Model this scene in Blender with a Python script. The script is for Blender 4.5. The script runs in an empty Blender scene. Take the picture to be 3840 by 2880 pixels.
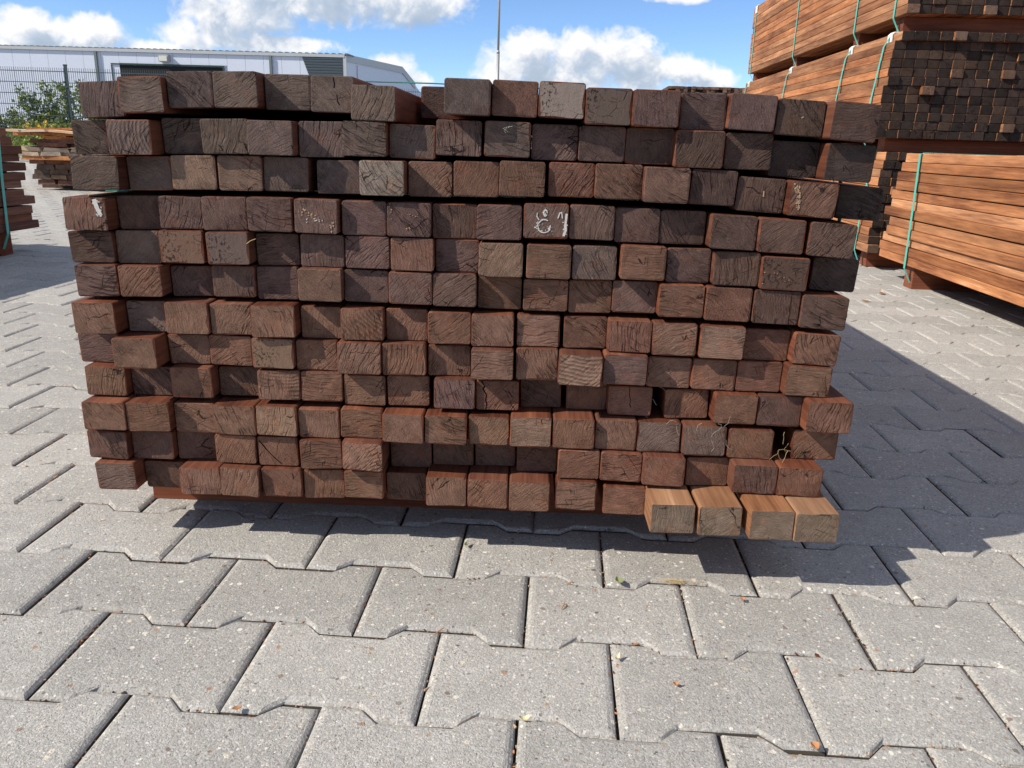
import bpy, bmesh, math, random
from mathutils import Vector, Matrix

random.seed(11)
scene = bpy.context.scene
COL = scene.collection

# ------------------------------------------------------------------ camera
cam_data = bpy.data.cameras.new("camera")
cam = bpy.data.objects.new("camera", cam_data)
COL.objects.link(cam)
CAM_POS = Vector((0.220073, -0.884368, 0.553117))
FWD = Vector((-0.0511069, 0.95671454, -0.28650545))
RGT = Vector((0.99762123, 0.06219452, 0.02972745))
UPV = Vector((-0.04625975, 0.28430464, 0.95761731))
cam.matrix_world = Matrix(((RGT.x, UPV.x, -FWD.x, CAM_POS.x),
                           (RGT.y, UPV.y, -FWD.y, CAM_POS.y),
                           (RGT.z, UPV.z, -FWD.z, CAM_POS.z),
                           (0, 0, 0, 1)))
cam_data.sensor_width = 36.0
cam_data.lens = 28.32
cam_data.clip_start = 0.02
cam_data.clip_end = 3000
scene.camera = cam

# ------------------------------------------------------------------ light
SUN_DIR = Vector((1.12, 0.47, -1.0)).normalized()          # the way the light travels
sun_data = bpy.data.lights.new("sun", 'SUN')
sun_data.energy = 5.0
sun_data.angle = math.radians(0.5)
sun_data.color = (1.0, 0.92, 0.79)
sun = bpy.data.objects.new("sun", sun_data)
COL.objects.link(sun)
sun.rotation_euler = SUN_DIR.to_track_quat('-Z', 'Y').to_euler()
sun.location = (-6, -4, 8)

scene.view_settings.view_transform = 'Standard'
scene.view_settings.look = 'None'
scene.view_settings.gamma = 1.0
scene.view_settings.use_curve_mapping = False
scene.view_settings.exposure = 0.24
scene.cycles.max_bounces = 6

# ------------------------------------------------------------------ node helpers
class G:
    """Small helper that writes node trees."""
    def __init__(self, tree):
        self.t = tree
        self.n = tree.nodes
    def new(self, kind, **kw):
        nd = self.n.new(kind)
        for k, v in kw.items():
            setattr(nd, k, v)
        return nd
    def put(self, sock, v):
        if v is None:
            return
        if hasattr(v, 'is_output'):
            self.t.links.new(v, sock)
        elif isinstance(v, (tuple, list)) and len(v) == 3 and sock.type == 'RGBA':
            sock.default_value = (*v, 1)
        else:
            sock.default_value = v
    def m(self, op, a, b=None, c=None, clamp=False):
        nd = self.new('ShaderNodeMath', operation=op, use_clamp=clamp)
        for s, v in zip(nd.inputs, (a, b, c)):
            self.put(s, v)
        return nd.outputs[0]
    def v(self, op, a, b=None, scale=None):
        nd = self.new('ShaderNodeVectorMath', operation=op)
        self.put(nd.inputs[0], a)
        self.put(nd.inputs[1], b)
        if scale is not None:
            self.put(nd.inputs['Scale'], scale)
        return nd.outputs['Value'] if op in ('LENGTH', 'DISTANCE', 'DOT_PRODUCT') else nd.outputs[0]
    def xyz(self, a):
        nd = self.new('ShaderNodeSeparateXYZ')
        self.put(nd.inputs[0], a)
        return nd.outputs
    def comb(self, x, y, z):
        nd = self.new('ShaderNodeCombineXYZ')
        for s, v in zip(nd.inputs, (x, y, z)):
            self.put(s, v)
        return nd.outputs[0]
    def noise(self, vec, scale, detail=3.0, rough=0.55, dist=0.0, color=False):
        nd = self.new('ShaderNodeTexNoise')
        self.put(nd.inputs['Vector'], vec)
        self.put(nd.inputs['Scale'], scale)
        self.put(nd.inputs['Detail'], detail)
        self.put(nd.inputs['Roughness'], rough)
        self.put(nd.inputs['Distortion'], dist)
        return nd.outputs['Color' if color else 'Fac']
    def voro(self, vec, scale, feature='F1', rnd=1.0):
        nd = self.new('ShaderNodeTexVoronoi', feature=feature)
        self.put(nd.inputs['Vector'], vec)
        self.put(nd.inputs['Scale'], scale)
        self.put(nd.inputs['Randomness'], rnd)
        return nd.outputs
    def ss(self, x, lo, hi, a=0.0, b=1.0):
        nd = self.new('ShaderNodeMapRange', interpolation_type='SMOOTHSTEP')
        for s, v in zip(nd.inputs, (x, lo, hi, a, b)):
            self.put(s, v)
        return nd.outputs[0]
    def mix(self, f, a, b, mode='MIX'):
        nd = self.new('ShaderNodeMix', data_type='RGBA', blend_type=mode)
        self.put(nd.inputs[0], f)
        self.put(nd.inputs[6], a)
        self.put(nd.inputs[7], b)
        return nd.outputs[2]
    def ramp(self, f, stops):
        nd = self.new('ShaderNodeValToRGB')
        el = nd.color_ramp.elements
        while len(el) < len(stops):
            el.new(0.5)
        for e, (p, c) in zip(el, stops):
            e.position = p
            e.color = (*c, 1)
        self.put(nd.inputs[0], f)
        return nd.outputs[0]
    def bump(self, h, strength=1.0, dist=0.002, normal=None):
        nd = self.new('ShaderNodeBump')
        self.put(nd.inputs['Height'], h)
        nd.inputs['Strength'].default_value = strength
        nd.inputs['Distance'].default_value = dist
        if normal is not None:
            self.put(nd.inputs['Normal'], normal)
        return nd.outputs[0]

def new_mat(name):
    m = bpy.data.materials.new(name)
    m.use_nodes = True
    m.node_tree.nodes.clear()
    g = G(m.node_tree)
    out = g.new('ShaderNodeOutputMaterial')
    bs = g.new('ShaderNodeBsdfPrincipled')
    g.t.links.new(bs.outputs[0], out.inputs['Surface'])
    return m, g, bs

def finish(g, bs, color, rough=0.7, normal=None, spec=0.3, metal=0.0):
    g.put(bs.inputs['Base Color'], color)
    g.put(bs.inputs['Roughness'], rough)
    bs.inputs['Specular IOR Level'].default_value = spec
    bs.inputs['Metallic'].default_value = metal
    if normal is not None:
        g.put(bs.inputs['Normal'], normal)

# ------------------------------------------------------------------ world: sky with cumulus clouds
world = bpy.data.worlds.new("World")
scene.world = world
world.use_nodes = True
world.node_tree.nodes.clear()
SKY_STRENGTH = 0.15
CLOUD_STRENGTH = 0.80

CLOUDS = [  # azimuth, elevation, half width, half height (radians) of the cumulus heads in this part of the sky
 (-0.5675,0.0917,0.0439,0.0240),(-0.5069,0.0944,0.0358,0.0229),(-0.5361,0.0790,0.1088,0.0142),(-0.4574,0.0823,0.0589,0.0138),
 (-0.2764,0.1491,0.1672,0.0355),(-0.1849,0.1495,0.0824,0.0319),(-0.3658,0.1227,0.0750,0.0300),(-0.3284,0.0972,0.0818,0.0113),
 (-0.4099,0.1014,0.0546,0.0224),(-0.2039,0.0766,0.0329,0.0233),(-0.1722,0.0654,0.0214,0.0134),(-0.0414,0.0897,0.0640,0.0374),
 (0.0224,0.0962,0.0690,0.0350),(0.0781,0.0948,0.0422,0.0327),(0.1286,0.0833,0.0579,0.0221),(0.0023,0.0734,0.1126,0.0193),
 (0.1681,0.0740,0.0314,0.0168),(0.1167,0.1593,0.0382,0.0092),
]
grp = bpy.data.node_groups.new("cloud_density", 'ShaderNodeTree')
grp.interface.new_socket("P", in_out='INPUT', socket_type='NodeSocketVector')
grp.interface.new_socket("D", in_out='OUTPUT', socket_type='NodeSocketFloat')
g = G(grp)
gi = g.new('NodeGroupInput'); go = g.new('NodeGroupOutput')
P = gi.outputs[0]
px = g.xyz(P)
acc = None
for (a, e, w, h) in CLOUDS:
    dx = g.m('DIVIDE', g.m('SUBTRACT', px[0], a), w * 0.97)
    dy0 = g.m('SUBTRACT', px[1], e)
    up = g.m('DIVIDE', g.m('MAXIMUM', dy0, 0.0), h * 0.96)
    dn = g.m('DIVIDE', g.m('MINIMUM', dy0, 0.0), h * 0.95)         # flatter base
    r2 = g.m('ADD', g.m('MULTIPLY', dx, dx), g.m('ADD', g.m('MULTIPLY', up, up), g.m('MULTIPLY', dn, dn)))
    b = g.m('SUBTRACT', 1.0, r2)
    acc = b if acc is None else g.m('SMOOTH_MAX', acc, b, 0.35)
# beyond the view added cumulus cover spreads over the whole sky for neutral fill light
wide = g.m('MAXIMUM', g.ss(px[1], 0.19, 0.30), g.ss(g.m('ABSOLUTE', g.m('ADD', px[0], 0.05)), 0.62, 0.78))
cover = g.m('MULTIPLY', g.m('SUBTRACT', g.noise(g.v('MULTIPLY', P, (1.0, 1.6, 1.0)), 2.6, 3.0, 0.5), 0.475), 7.0)
acc = g.m('ADD', g.m('MULTIPLY', g.m('MAXIMUM', acc, -1.2), g.m('SUBTRACT', 1.0, wide)), g.m('MULTIPLY', g.m('MAXIMUM', acc, g.m('MAXIMUM', cover, -1.2)), wide))
warp = g.v('SCALE', g.v('SUBTRACT', g.noise(P, 14.0, 2.0, color=True), (0.5, 0.5, 0.5)), scale=0.035)
Pw = g.v('ADD', P, warp)
n1 = g.noise(Pw, 24.0, 7.0, 0.55)
n2 = g.noise(Pw, 62.0, 4.0, 0.5)
bil = g.m('ABSOLUTE', g.m('SUBTRACT', n2, 0.5))
d = g.m('ADD', g.m('MULTIPLY', g.m('MAXIMUM', acc, -1.2), 0.62), g.m('MULTIPLY', g.m('SUBTRACT', n1, 0.5), 1.7))
d = g.m('SUBTRACT', d, g.m('MULTIPLY', bil, 0.9))
d = g.m('SUBTRACT', d, -0.06)
g.t.links.new(d, go.inputs[0])

g = G(world.node_tree)
wout = g.new('ShaderNodeOutputWorld')
tc = g.new('ShaderNodeTexCoord')
dirv = g.v('NORMALIZE', tc.outputs['Generated'])
dxyz = g.xyz(dirv)
az = g.m('ARCTAN2', dxyz[0], dxyz[1])
el = g.m('ARCSINE', dxyz[2])
Pc = g.comb(az, el, 0.0)
def cloud_d(vec):
    nd = g.new('ShaderNodeGroup', node_tree=grp)
    g.put(nd.inputs[0], vec)
    return nd.outputs[0]
d0 = cloud_d(Pc)
d1 = cloud_d(g.v('ADD', Pc, (-0.012, 0.018, 0.0)))
alpha = g.ss(d0, -0.08, 0.46)
alpha = g.m('MULTIPLY', alpha, g.ss(el, 0.0, 0.03))
lit = g.m('SUBTRACT', d0, d1)
thick = g.ss(d1, 0.05, 0.75)
bright = g.m('ADD', g.m('SUBTRACT', 0.92, g.m('MULTIPLY', thick, 0.62)), g.m('MULTIPLY', lit, 0.30), clamp=True)
ccol = g.ramp(bright, [(0.0, (0.40, 0.50, 0.64)), (0.40, (0.58, 0.68, 0.82)), (0.8, (0.92, 0.95, 1.0)), (1.0, (1.08, 1.08, 1.07))])
sky = g.new('ShaderNodeTexSky', sky_type='NISHITA')
sky.sun_disc = False
sky.sun_elevation = math.asin(-SUN_DIR.z)
sky.sun_rotation = math.atan2(-SUN_DIR.x, -SUN_DIR.y)
sky.altitude = 20
sky.air_density = 0.62
sky.dust_density = 0.0
sky.ozone_density = 5.0
bg1 = g.new('ShaderNodeBackground'); g.put(bg1.inputs[0], sky.outputs[0]); bg1.inputs[1].default_value = SKY_STRENGTH
bg2 = g.new('ShaderNodeBackground'); g.put(bg2.inputs[0], ccol); bg2.inputs[1].default_value = CLOUD_STRENGTH
mx = g.new('ShaderNodeMixShader')
g.put(mx.inputs[0], alpha)
g.t.links.new(bg1.outputs[0], mx.inputs[1]); g.t.links.new(bg2.outputs[0], mx.inputs[2])
g.t.links.new(mx.outputs[0], wout.inputs[0])

# ------------------------------------------------------------------ object helpers
def link(o, parent=None):
    COL.objects.link(o)
    if parent is not None:
        o.parent = parent
    return o
def tag(o, label=None, cat=None, group=None, kind=None):
    if label: o['label'] = label
    if cat: o['category'] = cat
    if group: o['group'] = group
    if kind: o['kind'] = kind
    return o
def empty(name, loc=(0, 0, 0), rz=0.0):
    o = bpy.data.objects.new(name, None)
    o.empty_display_size = 0.1
    o.location = loc
    o.rotation_euler = (0, 0, rz)
    return link(o)
class MB:
    """Collects boxes, prisms and tubes into one mesh."""
    def __init__(self):
        self.v, self.f, self.mi = [], [], []
    def add(self, verts, faces, mi=0):
        k = len(self.v)
        self.v += [tuple(p) for p in verts]
        self.f += [tuple(k + i for i in fc) for fc in faces]
        self.mi += [mi] * len(faces)
    def box(self, c, s, rz=0.0, mi=0, M=None):
        x, y, z = s[0] / 2, s[1] / 2, s[2] / 2
        vs = [Vector((i * x, j * y, k * z)) for i in (-1, 1) for j in (-1, 1) for k in (-1, 1)]
        R = M if M is not None else Matrix.Rotation(rz, 3, 'Z')
        vs = [R @ p + Vector(c) for p in vs]
        self.add(vs, [(0, 1, 3, 2), (4, 6, 7, 5), (0, 4, 5, 1), (2, 3, 7, 6), (0, 2, 6, 4), (1, 5, 7, 3)], mi)
    def prism(self, poly, a, b, mi=0):
        """poly: list of 2-D points; a(p), b(p) map them to the two end rings"""
        n = len(poly)
        vs = [a(p) for p in poly] + [b(p) for p in poly]
        fs = [tuple(range(n - 1, -1, -1)), tuple(range(n, 2 * n))]
        fs += [(i, (i + 1) % n, n + (i + 1) % n, n + i) for i in range(n)]
        self.add(vs, fs, mi)
    def tube(self, pts, r, n=6, mi=0):
        pts = [Vector(p) for p in pts]
        rings = []
        for i, p in enumerate(pts):
            t = (pts[min(i + 1, len(pts) - 1)] - pts[max(i - 1, 0)]).normalized()
            u = t.cross(Vector((0, 0, 1)))
            if u.length < 1e-3:
                u = t.cross(Vector((0, 1, 0)))
            u.normalize(); w = t.cross(u)
            rr = r[i] if isinstance(r, (list, tuple)) else r
            rings.append([p + u * rr * math.cos(2 * math.pi * k / n) + w * rr * math.sin(2 * math.pi * k / n) for k in range(n)])
        vs = [q for ring in rings for q in ring]
        fs = []
        for i in range(len(pts) - 1):
            for k in range(n):
                fs.append((i * n + k, i * n + (k + 1) % n, (i + 1) * n + (k + 1) % n, (i + 1) * n + k))
        fs.append(tuple(range(n - 1, -1, -1)))
        fs.append(tuple(range((len(pts) - 1) * n, len(pts) * n)))
        self.add(vs, fs, mi)
    def strap(self, pts, nrm, width, thick, mi=0):
        """flat band along pts; nrm: width direction"""
        pts = [Vector(p) for p in pts]; wv = Vector(nrm).normalized() * width / 2
        vs, fs = [], []
        for i, p in enumerate(pts):
            t = (pts[min(i + 1, len(pts) - 1)] - pts[max(i - 1, 0)]).normalized()
            o = t.cross(wv).normalized() * thick / 2
            vs += [p - wv - o, p + wv - o, p + wv + o, p - wv + o]
        for i in range(len(pts) - 1):
            for k in range(4):
                fs.append((4 * i + k, 4 * i + (k + 1) % 4, 4 * i + 4 + (k + 1) % 4, 4 * i + 4 + k))
        e = 4 * (len(pts) - 1)
        fs += [(3, 2, 1, 0), (e, e + 1, e + 2, e + 3)]
        self.add(vs, fs, mi)
    def mesh(self, name, mats, smooth=False):
        me = bpy.data.meshes.new(name)
        me.from_pydata(self.v, [], self.f)
        for m in (mats if isinstance(mats, (list, tuple)) else [mats]):
            me.materials.append(m)
        me.polygons.foreach_set('material_index', self.mi)
        if smooth:
            me.polygons.foreach_set('use_smooth', [True] * len(me.polygons))
        bm = bmesh.new(); bm.from_mesh(me)
        bmesh.ops.recalc_face_normals(bm, faces=bm.faces)
        bm.to_mesh(me); bm.free()
        return me
    def build(self, name, mats, parent=None, smooth=False, loc=None):
        o = bpy.data.objects.new(name, self.mesh(name, mats, smooth))
        if loc is not None:
            o.location = loc
        return link(o, parent)

# ------------------------------------------------------------------ materials
def simple_mat(name, col, rough=0.6, spec=0.3, metal=0.0, var=0.12, scale=6.0, bump=0.0):
    m, g, bs = new_mat(name)
    t = g.new('ShaderNodeTexCoord').outputs['Object']
    n = g.noise(t, scale, 5.0)
    k = g.m('ADD', 1.0 - var, g.m('MULTIPLY', n, 2 * var))
    c = g.mix(1.0, col, g.comb(k, k, k), 'MULTIPLY')
    nr = g.bump(g.noise(t, scale * 12, 4.0), 0.6, bump) if bump else None
    finish(g, bs, c, rough, nr, spec, metal)
    return m

def end_grain_mat(striped=False):
    m, g, bs = new_mat("striped_end_grain" if striped else "end_grain")
    t = g.new('ShaderNodeTexCoord').outputs['Object']
    oi = g.new('ShaderNodeObjectInfo')
    R = oi.outputs['Random']
    tint = oi.outputs['Color']; groove_amt = oi.outputs['Alpha']
    def frac(k):
        return g.m('FRACT', g.m('MULTIPLY', R, k))
    off = g.comb(g.m('MULTIPLY', R, 37.0), g.m('MULTIPLY', R, 0.0), g.m('MULTIPLY', R, 91.0))
    p0 = g.v('MULTIPLY', t, (1.0, 0.25, 1.0))
    vr = g.new('ShaderNodeVectorRotate', rotation_type='Y_AXIS')
    g.put(vr.inputs['Vector'], p0); g.put(vr.inputs['Angle'], g.m('MULTIPLY', frac(17.3), 6.283))
    pr = vr.outputs[0]
    p = g.v('ADD', pr, off)
    wob = g.v('SCALE', g.v('SUBTRACT', g.noise(p, 38.0, 3.0, color=True), (0.5, 0.5, 0.5)), scale=0.010)
    pw = g.v('ADD', pr, wob)
    # growth rings round a pith that mostly lies off the section
    q = g.xyz(pw)
    cx = g.m('MULTIPLY', g.m('SUBTRACT', frac(7.13), 0.5), 0.16)
    cz = g.m('ADD', 0.03, g.m('MULTIPLY', frac(3.71), 0.09))
    ring_d = g.m('SQRT', g.m('ADD', g.m('POWER', g.m('SUBTRACT', q[0], cx), 2.0), g.m('POWER', g.m('SUBTRACT', q[2], cz), 2.0)))
    ring = g.m('SINE', g.m('ADD', g.m('MULTIPLY', ring_d, 1150.0 if striped else 1900.0), g.m('MULTIPLY', g.noise(p, 30.0), 1.3 if striped else 5.0)))
    ring = g.m('ADD', g.m('MULTIPLY', ring, 0.5), 0.5)
    # saw marks: short strokes along arcs of another radius, in patches
    sxc = g.m('MULTIPLY', g.m('SUBTRACT', frac(11.9), 0.5), 0.16)
    szc = g.m('ADD', 0.07, g.m('MULTIPLY', frac(5.37), 0.16))
    ax = g.m('SUBTRACT', q[0], sxc); az_ = g.m('SUBTRACT', q[2], szc)
    saw_d = g.m('SQRT', g.m('ADD', g.m('POWER', ax, 2.0), g.m('POWER', az_, 2.0)))
    arc = g.m('MULTIPLY', g.m('ARCTAN2', ax, az_), szc)
    sawv = g.comb(saw_d, g.m('MULTIPLY', arc, 0.10), g.m('MULTIPLY', R, 5.0))
    s1 = g.noise(sawv, 270.0, 1.5, 0.5)
    saw = g.ss(s1, 0.50, 0.64)
    patch = g.m('MULTIPLY', g.ss(g.noise(p, 24.0, 2.0), 0.40, 0.56), groove_amt)
    groove = g.m('MULTIPLY', saw, patch)
    fib = g.noise(g.comb(saw_d, g.m('MULTIPLY', arc, 0.16), g.m('ADD', g.m('MULTIPLY', R, 5.0), 2.0)), 520.0, 4.0, 0.65)
    sect = g.xyz(g.voro(g.v('MULTIPLY', pw, (1.5, 1.0, 0.7)), 26.0)['Color'])[0]
    ringm = g.m('MULTIPLY', ring, g.ss(g.noise(g.v('ADD', p, (3.1, 0, 1.7)), 16.0, 2.0), *((0.42, 0.62) if striped else (0.40, 0.66))))
    # drying cracks
    pc = g.v('ADD', p, g.v('SCALE', g.v('SUBTRACT', g.noise(p, 70.0, 3.0, color=True), (0.5, 0.5, 0.5)), scale=0.010))
    cr1 = g.voro(g.v('MULTIPLY', pc, (2.5, 1.0, 0.40)), 26.0, 'DISTANCE_TO_EDGE')[0]
    cm1 = g.ss(g.noise(p, 24.0, 2.0), 0.55, 0.62)
    crack1 = g.m('MULTIPLY', g.ss(cr1, 0.004, 0.020, 0.95, 0.0), cm1)
    cr2 = g.voro(g.v('MULTIPLY', g.v('ADD', pc, (5.0, 0, 2.0)), (2.2, 1.0, 0.45)), 62.0, 'DISTANCE_TO_EDGE')[0]
    cm2 = g.ss(g.noise(g.v('ADD', p, (9.0, 0, 4.0)), 30.0, 2.0), 0.50, 0.62)
    crack2 = g.m('MULTIPLY', g.ss(cr2, 0.003, 0.024, 0.30, 0.0), cm2)
    crack = g.m('MAXIMUM', crack1, crack2)
    fine = g.noise(p, 520.0, 4.0, 0.75)
    streak = fib
    mid = g.noise(p, 60.0, 4.0)
    # colour
    k = g.m('ADD', 0.58, g.m('MULTIPLY', mid, 0.84))
    k = g.m('MULTIPLY', k, g.m('ADD', 0.62, g.m('MULTIPLY', fine, 0.76)))
    k = g.m('MULTIPLY', k, g.m('ADD', 0.50, g.m('MULTIPLY', streak, 1.0)))
    k = g.m('MULTIPLY', k, g.m('SUBTRACT', 1.16 if striped else 1.05, g.m('MULTIPLY', ringm, 0.46 if striped else 0.14)))
    k = g.m('MULTIPLY', k, g.m('SUBTRACT', 1.06, g.m('MULTIPLY', groove, 0.16)))
    k = g.m('MULTIPLY', k, g.m('ADD', 0.84, g.m('MULTIPLY', sect, 0.32)))
    col = g.mix(1.0, tint, g.comb(k, k, k), 'MULTIPLY')
    hue = g.noise(g.v('ADD', p, (0, 0, 7.0)), 34.0, 3.0)
    col = g.mix(g.ss(hue, 0.52, 0.74, 0.0, 0.5), col, g.mix(1.0, col, (1.22, 0.86, 0.74), 'MULTIPLY'))
    col = g.mix(g.ss(hue, 0.46, 0.30, 0.0, 0.45), col, g.mix(1.0, col, (0.95, 0.91, 0.98), 'MULTIPLY'))
    speck = g.ss(g.noise(g.v('ADD', p, (2.0, 0, 5.0)), 240.0, 2.0), 0.74, 0.80, 0.0, 0.5)
    col = g.mix(speck, col, (0.42, 0.33, 0.25))
    col = g.mix(g.m('MULTIPLY', crack, 0.88), col, (0.012, 0.008, 0.007))
    h = g.m('ADD', g.m('MULTIPLY', groove, -1.35), g.m('MULTIPLY', fine, 0.40))
    h = g.m('ADD', h, g.m('MULTIPLY', ringm, -0.6 if striped else 0.04))
    h = g.m('ADD', h, g.m('MULTIPLY', streak, 0.85))
    h = g.m('ADD', h, g.m('MULTIPLY', mid, 0.55))
    h = g.m('SUBTRACT', h, g.m('MULTIPLY', crack, 0.8))
    finish(g, bs, col, 0.85, g.bump(h, 1.0, 0.0022), 0.07)
    return m

def pitted_mat():
    m, g, bs = new_mat("pitted_end_grain")
    t = g.new('ShaderNodeTexCoord').outputs['Object']
    oi = g.new('ShaderNodeObjectInfo')
    p = g.v('ADD', t, g.comb(g.m('MULTIPLY', oi.outputs['Random'], 31.0), 0.0, g.m('MULTIPLY', oi.outputs['Random'], 57.0)))
    n = g.noise(g.v('MULTIPLY', p, (1.0, 1.0, 0.8)), 250.0, 4.0, 0.6)
    side = g.m('ADD', g.noise(p, 30.0, 2.0), g.m('MULTIPLY', g.xyz(t)[0], -6.0))
    pit = g.m('MULTIPLY', g.ss(n, 0.54, 0.62), g.ss(side, 0.42, 0.62))
    cr = g.ss(g.voro(g.v('MULTIPLY', p, (0.7, 1, 1.6)), 48.0, 'DISTANCE_TO_EDGE')[0], 0.004, 0.03, 0.7, 0.0)
    cr = g.m('MULTIPLY', cr, g.ss(g.noise(p, 33.0), 0.5, 0.6))
    k = g.m('ADD', 0.7, g.m('MULTIPLY', g.noise(g.v('MULTIPLY', p, (1, 1, 0.2)), 260.0, 4.0), 0.6))
    col = g.mix(1.0, oi.outputs['Color'], g.comb(k, k, k), 'MULTIPLY')
    dk = g.m('MAXIMUM', pit, cr)
    col = g.mix(g.m('MULTIPLY', dk, 0.85), col, (0.03, 0.022, 0.018))
    h = g.m('SUBTRACT', g.m('MULTIPLY', g.noise(p, 400.0, 4.0), 0.3), dk)
    finish(g, bs, col, 0.85, g.bump(h, 0.9, 0.0018), 0.07)
    return m

def wood_side_mat(name, lo, hi, third, grain_axis=1, var=0.35, bump=0.0008):
    m, g, bs = new_mat(name)
    t = g.new('ShaderNodeTexCoord').outputs['Object']
    oi = g.new('ShaderNodeObjectInfo'); R = oi.outputs['Random']
    off = g.comb(g.m('MULTIPLY', R, 13.0), g.m('MULTIPLY', R, 29.0), g.m('MULTIPLY', R, 7.0))
    sc = [1.0, 1.0, 1.0]; sc[grain_axis] = 0.045
    p = g.v('MULTIPLY', g.v('ADD', t, off), tuple(sc))
    n = g.noise(p, 42.0, 6.0, 0.62, 0.6)
    n2 = g.noise(p, 210.0, 4.0, 0.6)
    sc2 = [1.0, 1.0, 1.0]; sc2[grain_axis] = 0.25
    blot = g.noise(g.v('MULTIPLY', g.v('ADD', t, off), tuple(sc2)), 7.0, 4.0)
    f = g.m('ADD', g.m('MULTIPLY', n, 0.75), g.m('MULTIPLY', g.m('SUBTRACT', n2, 0.5), 0.55))
    f = g.m('ADD', f, g.m('MULTIPLY', g.m('SUBTRACT', blot, 0.5), 0.85))
    col = g.ramp(f, [(0.18, lo), (0.55, hi), (0.85, third)])
    fr = g.m('FRACT', g.m('MULTIPLY', R, 41.7))
    k = g.m('ADD', 1.0 - var, g.m('MULTIPLY', fr, 2 * var))
    kb = g.m('MULTIPLY', k, g.m('ADD', 0.8, g.m('MULTIPLY', g.m('FRACT', g.m('MULTIPLY', R, 91.3)), 0.45)))
    col = g.mix(1.0, col, g.comb(k, g.m('MULTIPLY', g.m('ADD', k, kb), 0.5), kb), 'MULTIPLY')
    h = g.m('ADD', g.m('MULTIPLY', n, 0.6), g.m('MULTIPLY', n2, 0.5))
    finish(g, bs, col, 0.70, g.bump(h, 0.7, bump), 0.15)
    return m

def paver_mat():
    m, g, bs = new_mat("concrete_paver")
    t = g.new('ShaderNodeTexCoord').outputs['Object']
    oi = g.new('ShaderNodeObjectInfo'); R = oi.outputs['Random']
    wp = g.new('ShaderNodeNewGeometry').outputs['Position']
    p = g.v('MULTIPLY', wp, (1.0, 1.0, 1.0))
    fine = g.noise(p, 900.0, 3.0, 0.7)
    fine2 = g.noise(p, 330.0, 3.0, 0.65)
    big = g.noise(p, 4.5, 5.0)
    mid = g.noise(p, 26.0, 4.0)
    k = g.m('ADD', 0.55, g.m('MULTIPLY', fine, 0.90))
    k = g.m('MULTIPLY', k, g.m('ADD', 0.74, g.m('MULTIPLY', fine2, 0.52)))
    k = g.m('MULTIPLY', k, g.m('ADD', 0.70, g.m('MULTIPLY', g.m('MULTIPLY', g.m('ADD', big, g.noise(p, 1.3, 4.0)), 0.5), 0.60)))
    k = g.m('MULTIPLY', k, g.m('ADD', 0.84, g.m('MULTIPLY', mid, 0.32)))
    gv = g.voro(p, 520.0)
    gc = g.xyz(gv['Color'])
    k = g.m('MULTIPLY', k, g.m('ADD', 0.86, g.m('MULTIPLY', g.m('POWER', gc[0], 2.0), 0.38)))
    k = g.m('MULTIPLY', k, g.m('ADD', 0.92, g.m('MULTIPLY', g.m('FRACT', g.m('MULTIPLY', R, 17.0)), 0.16)))
    col = g.mix(1.0, (0.405, 0.392, 0.368), g.comb(k, k, k), 'MULTIPLY')
    # exposed aggregate: a few pebbles in each square decimetre stand out in colour
    wz = g.v('ADD', p, g.v('SCALE', g.v('SUBTRACT', g.noise(p, 160.0, 2.0, color=True), (0.5, 0.5, 0.5)), scale=0.004))
    for sc, lim, rad, cols in ((105.0, 0.13, 0.27, [(0.0, (0.80, 0.78, 0.73)), (0.40, (0.66, 0.57, 0.43)), (0.58, (0.11, 0.105, 0.10)), (0.74, (0.24, 0.17, 0.14)), (0.92, (0.42, 0.27, 0.15)), (1.0, (0.40, 0.19, 0.10))]),
                               (230.0, 0.30, 0.34, [(0.0, (0.80, 0.78, 0.74)), (0.5, (0.66, 0.60, 0.50)), (0.72, (0.14, 0.13, 0.13)), (1.0, (0.40, 0.30, 0.24))])):
        vo = g.voro(wz, sc)
        cc = g.xyz(vo['Color'])
        on = g.m('LESS_THAN', cc[0], lim)
        size = g.m('MULTIPLY', g.m('ADD', 0.45, g.m('MULTIPLY', cc[2], 0.75)), rad)
        dot = g.m('MULTIPLY', g.ss(g.m('SUBTRACT', vo['Distance'], size), -0.03, 0.05, 1.0, 0.0), on)
        col = g.mix(g.m('MULTIPLY', dot, 0.85), col, g.ramp(cc[1], cols))
    pore = g.ss(g.noise(p, 240.0, 2.0), 0.30, 0.38, -1.0, 0.0)
    h = g.m('ADD', g.m('MULTIPLY', fine, 0.55), g.m('MULTIPLY', fine2, 0.6))
    h = g.m('ADD', h, g.m('MULTIPLY', pore, 0.5))
    h = g.m('ADD', h, g.m('MULTIPLY', gv['Distance'], -0.25))
    finish(g, bs, col, 0.88, g.bump(h, 0.9, 0.0020), 0.2)
    return m

def sand_mat():
    m, g, bs = new_mat("joint_sand")
    p = g.new('ShaderNodeNewGeometry').outputs['Position']
    n = g.noise(p, 300.0, 4.0); n2 = g.noise(p, 9.0, 3.0)
    col = g.ramp(n, [(0.3, (0.035, 0.026, 0.020)), (0.55, (0.085, 0.066, 0.050)), (0.75, (0.19, 0.14, 0.095))])
    k = g.m('ADD', 0.6, g.m('MULTIPLY', n2, 0.8))
    col = g.mix(1.0, col, g.comb(k, k, k), 'MULTIPLY')
    finish(g, bs, col, 0.95, g.bump(n, 0.8, 0.002), 0.1)
    return m

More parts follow.
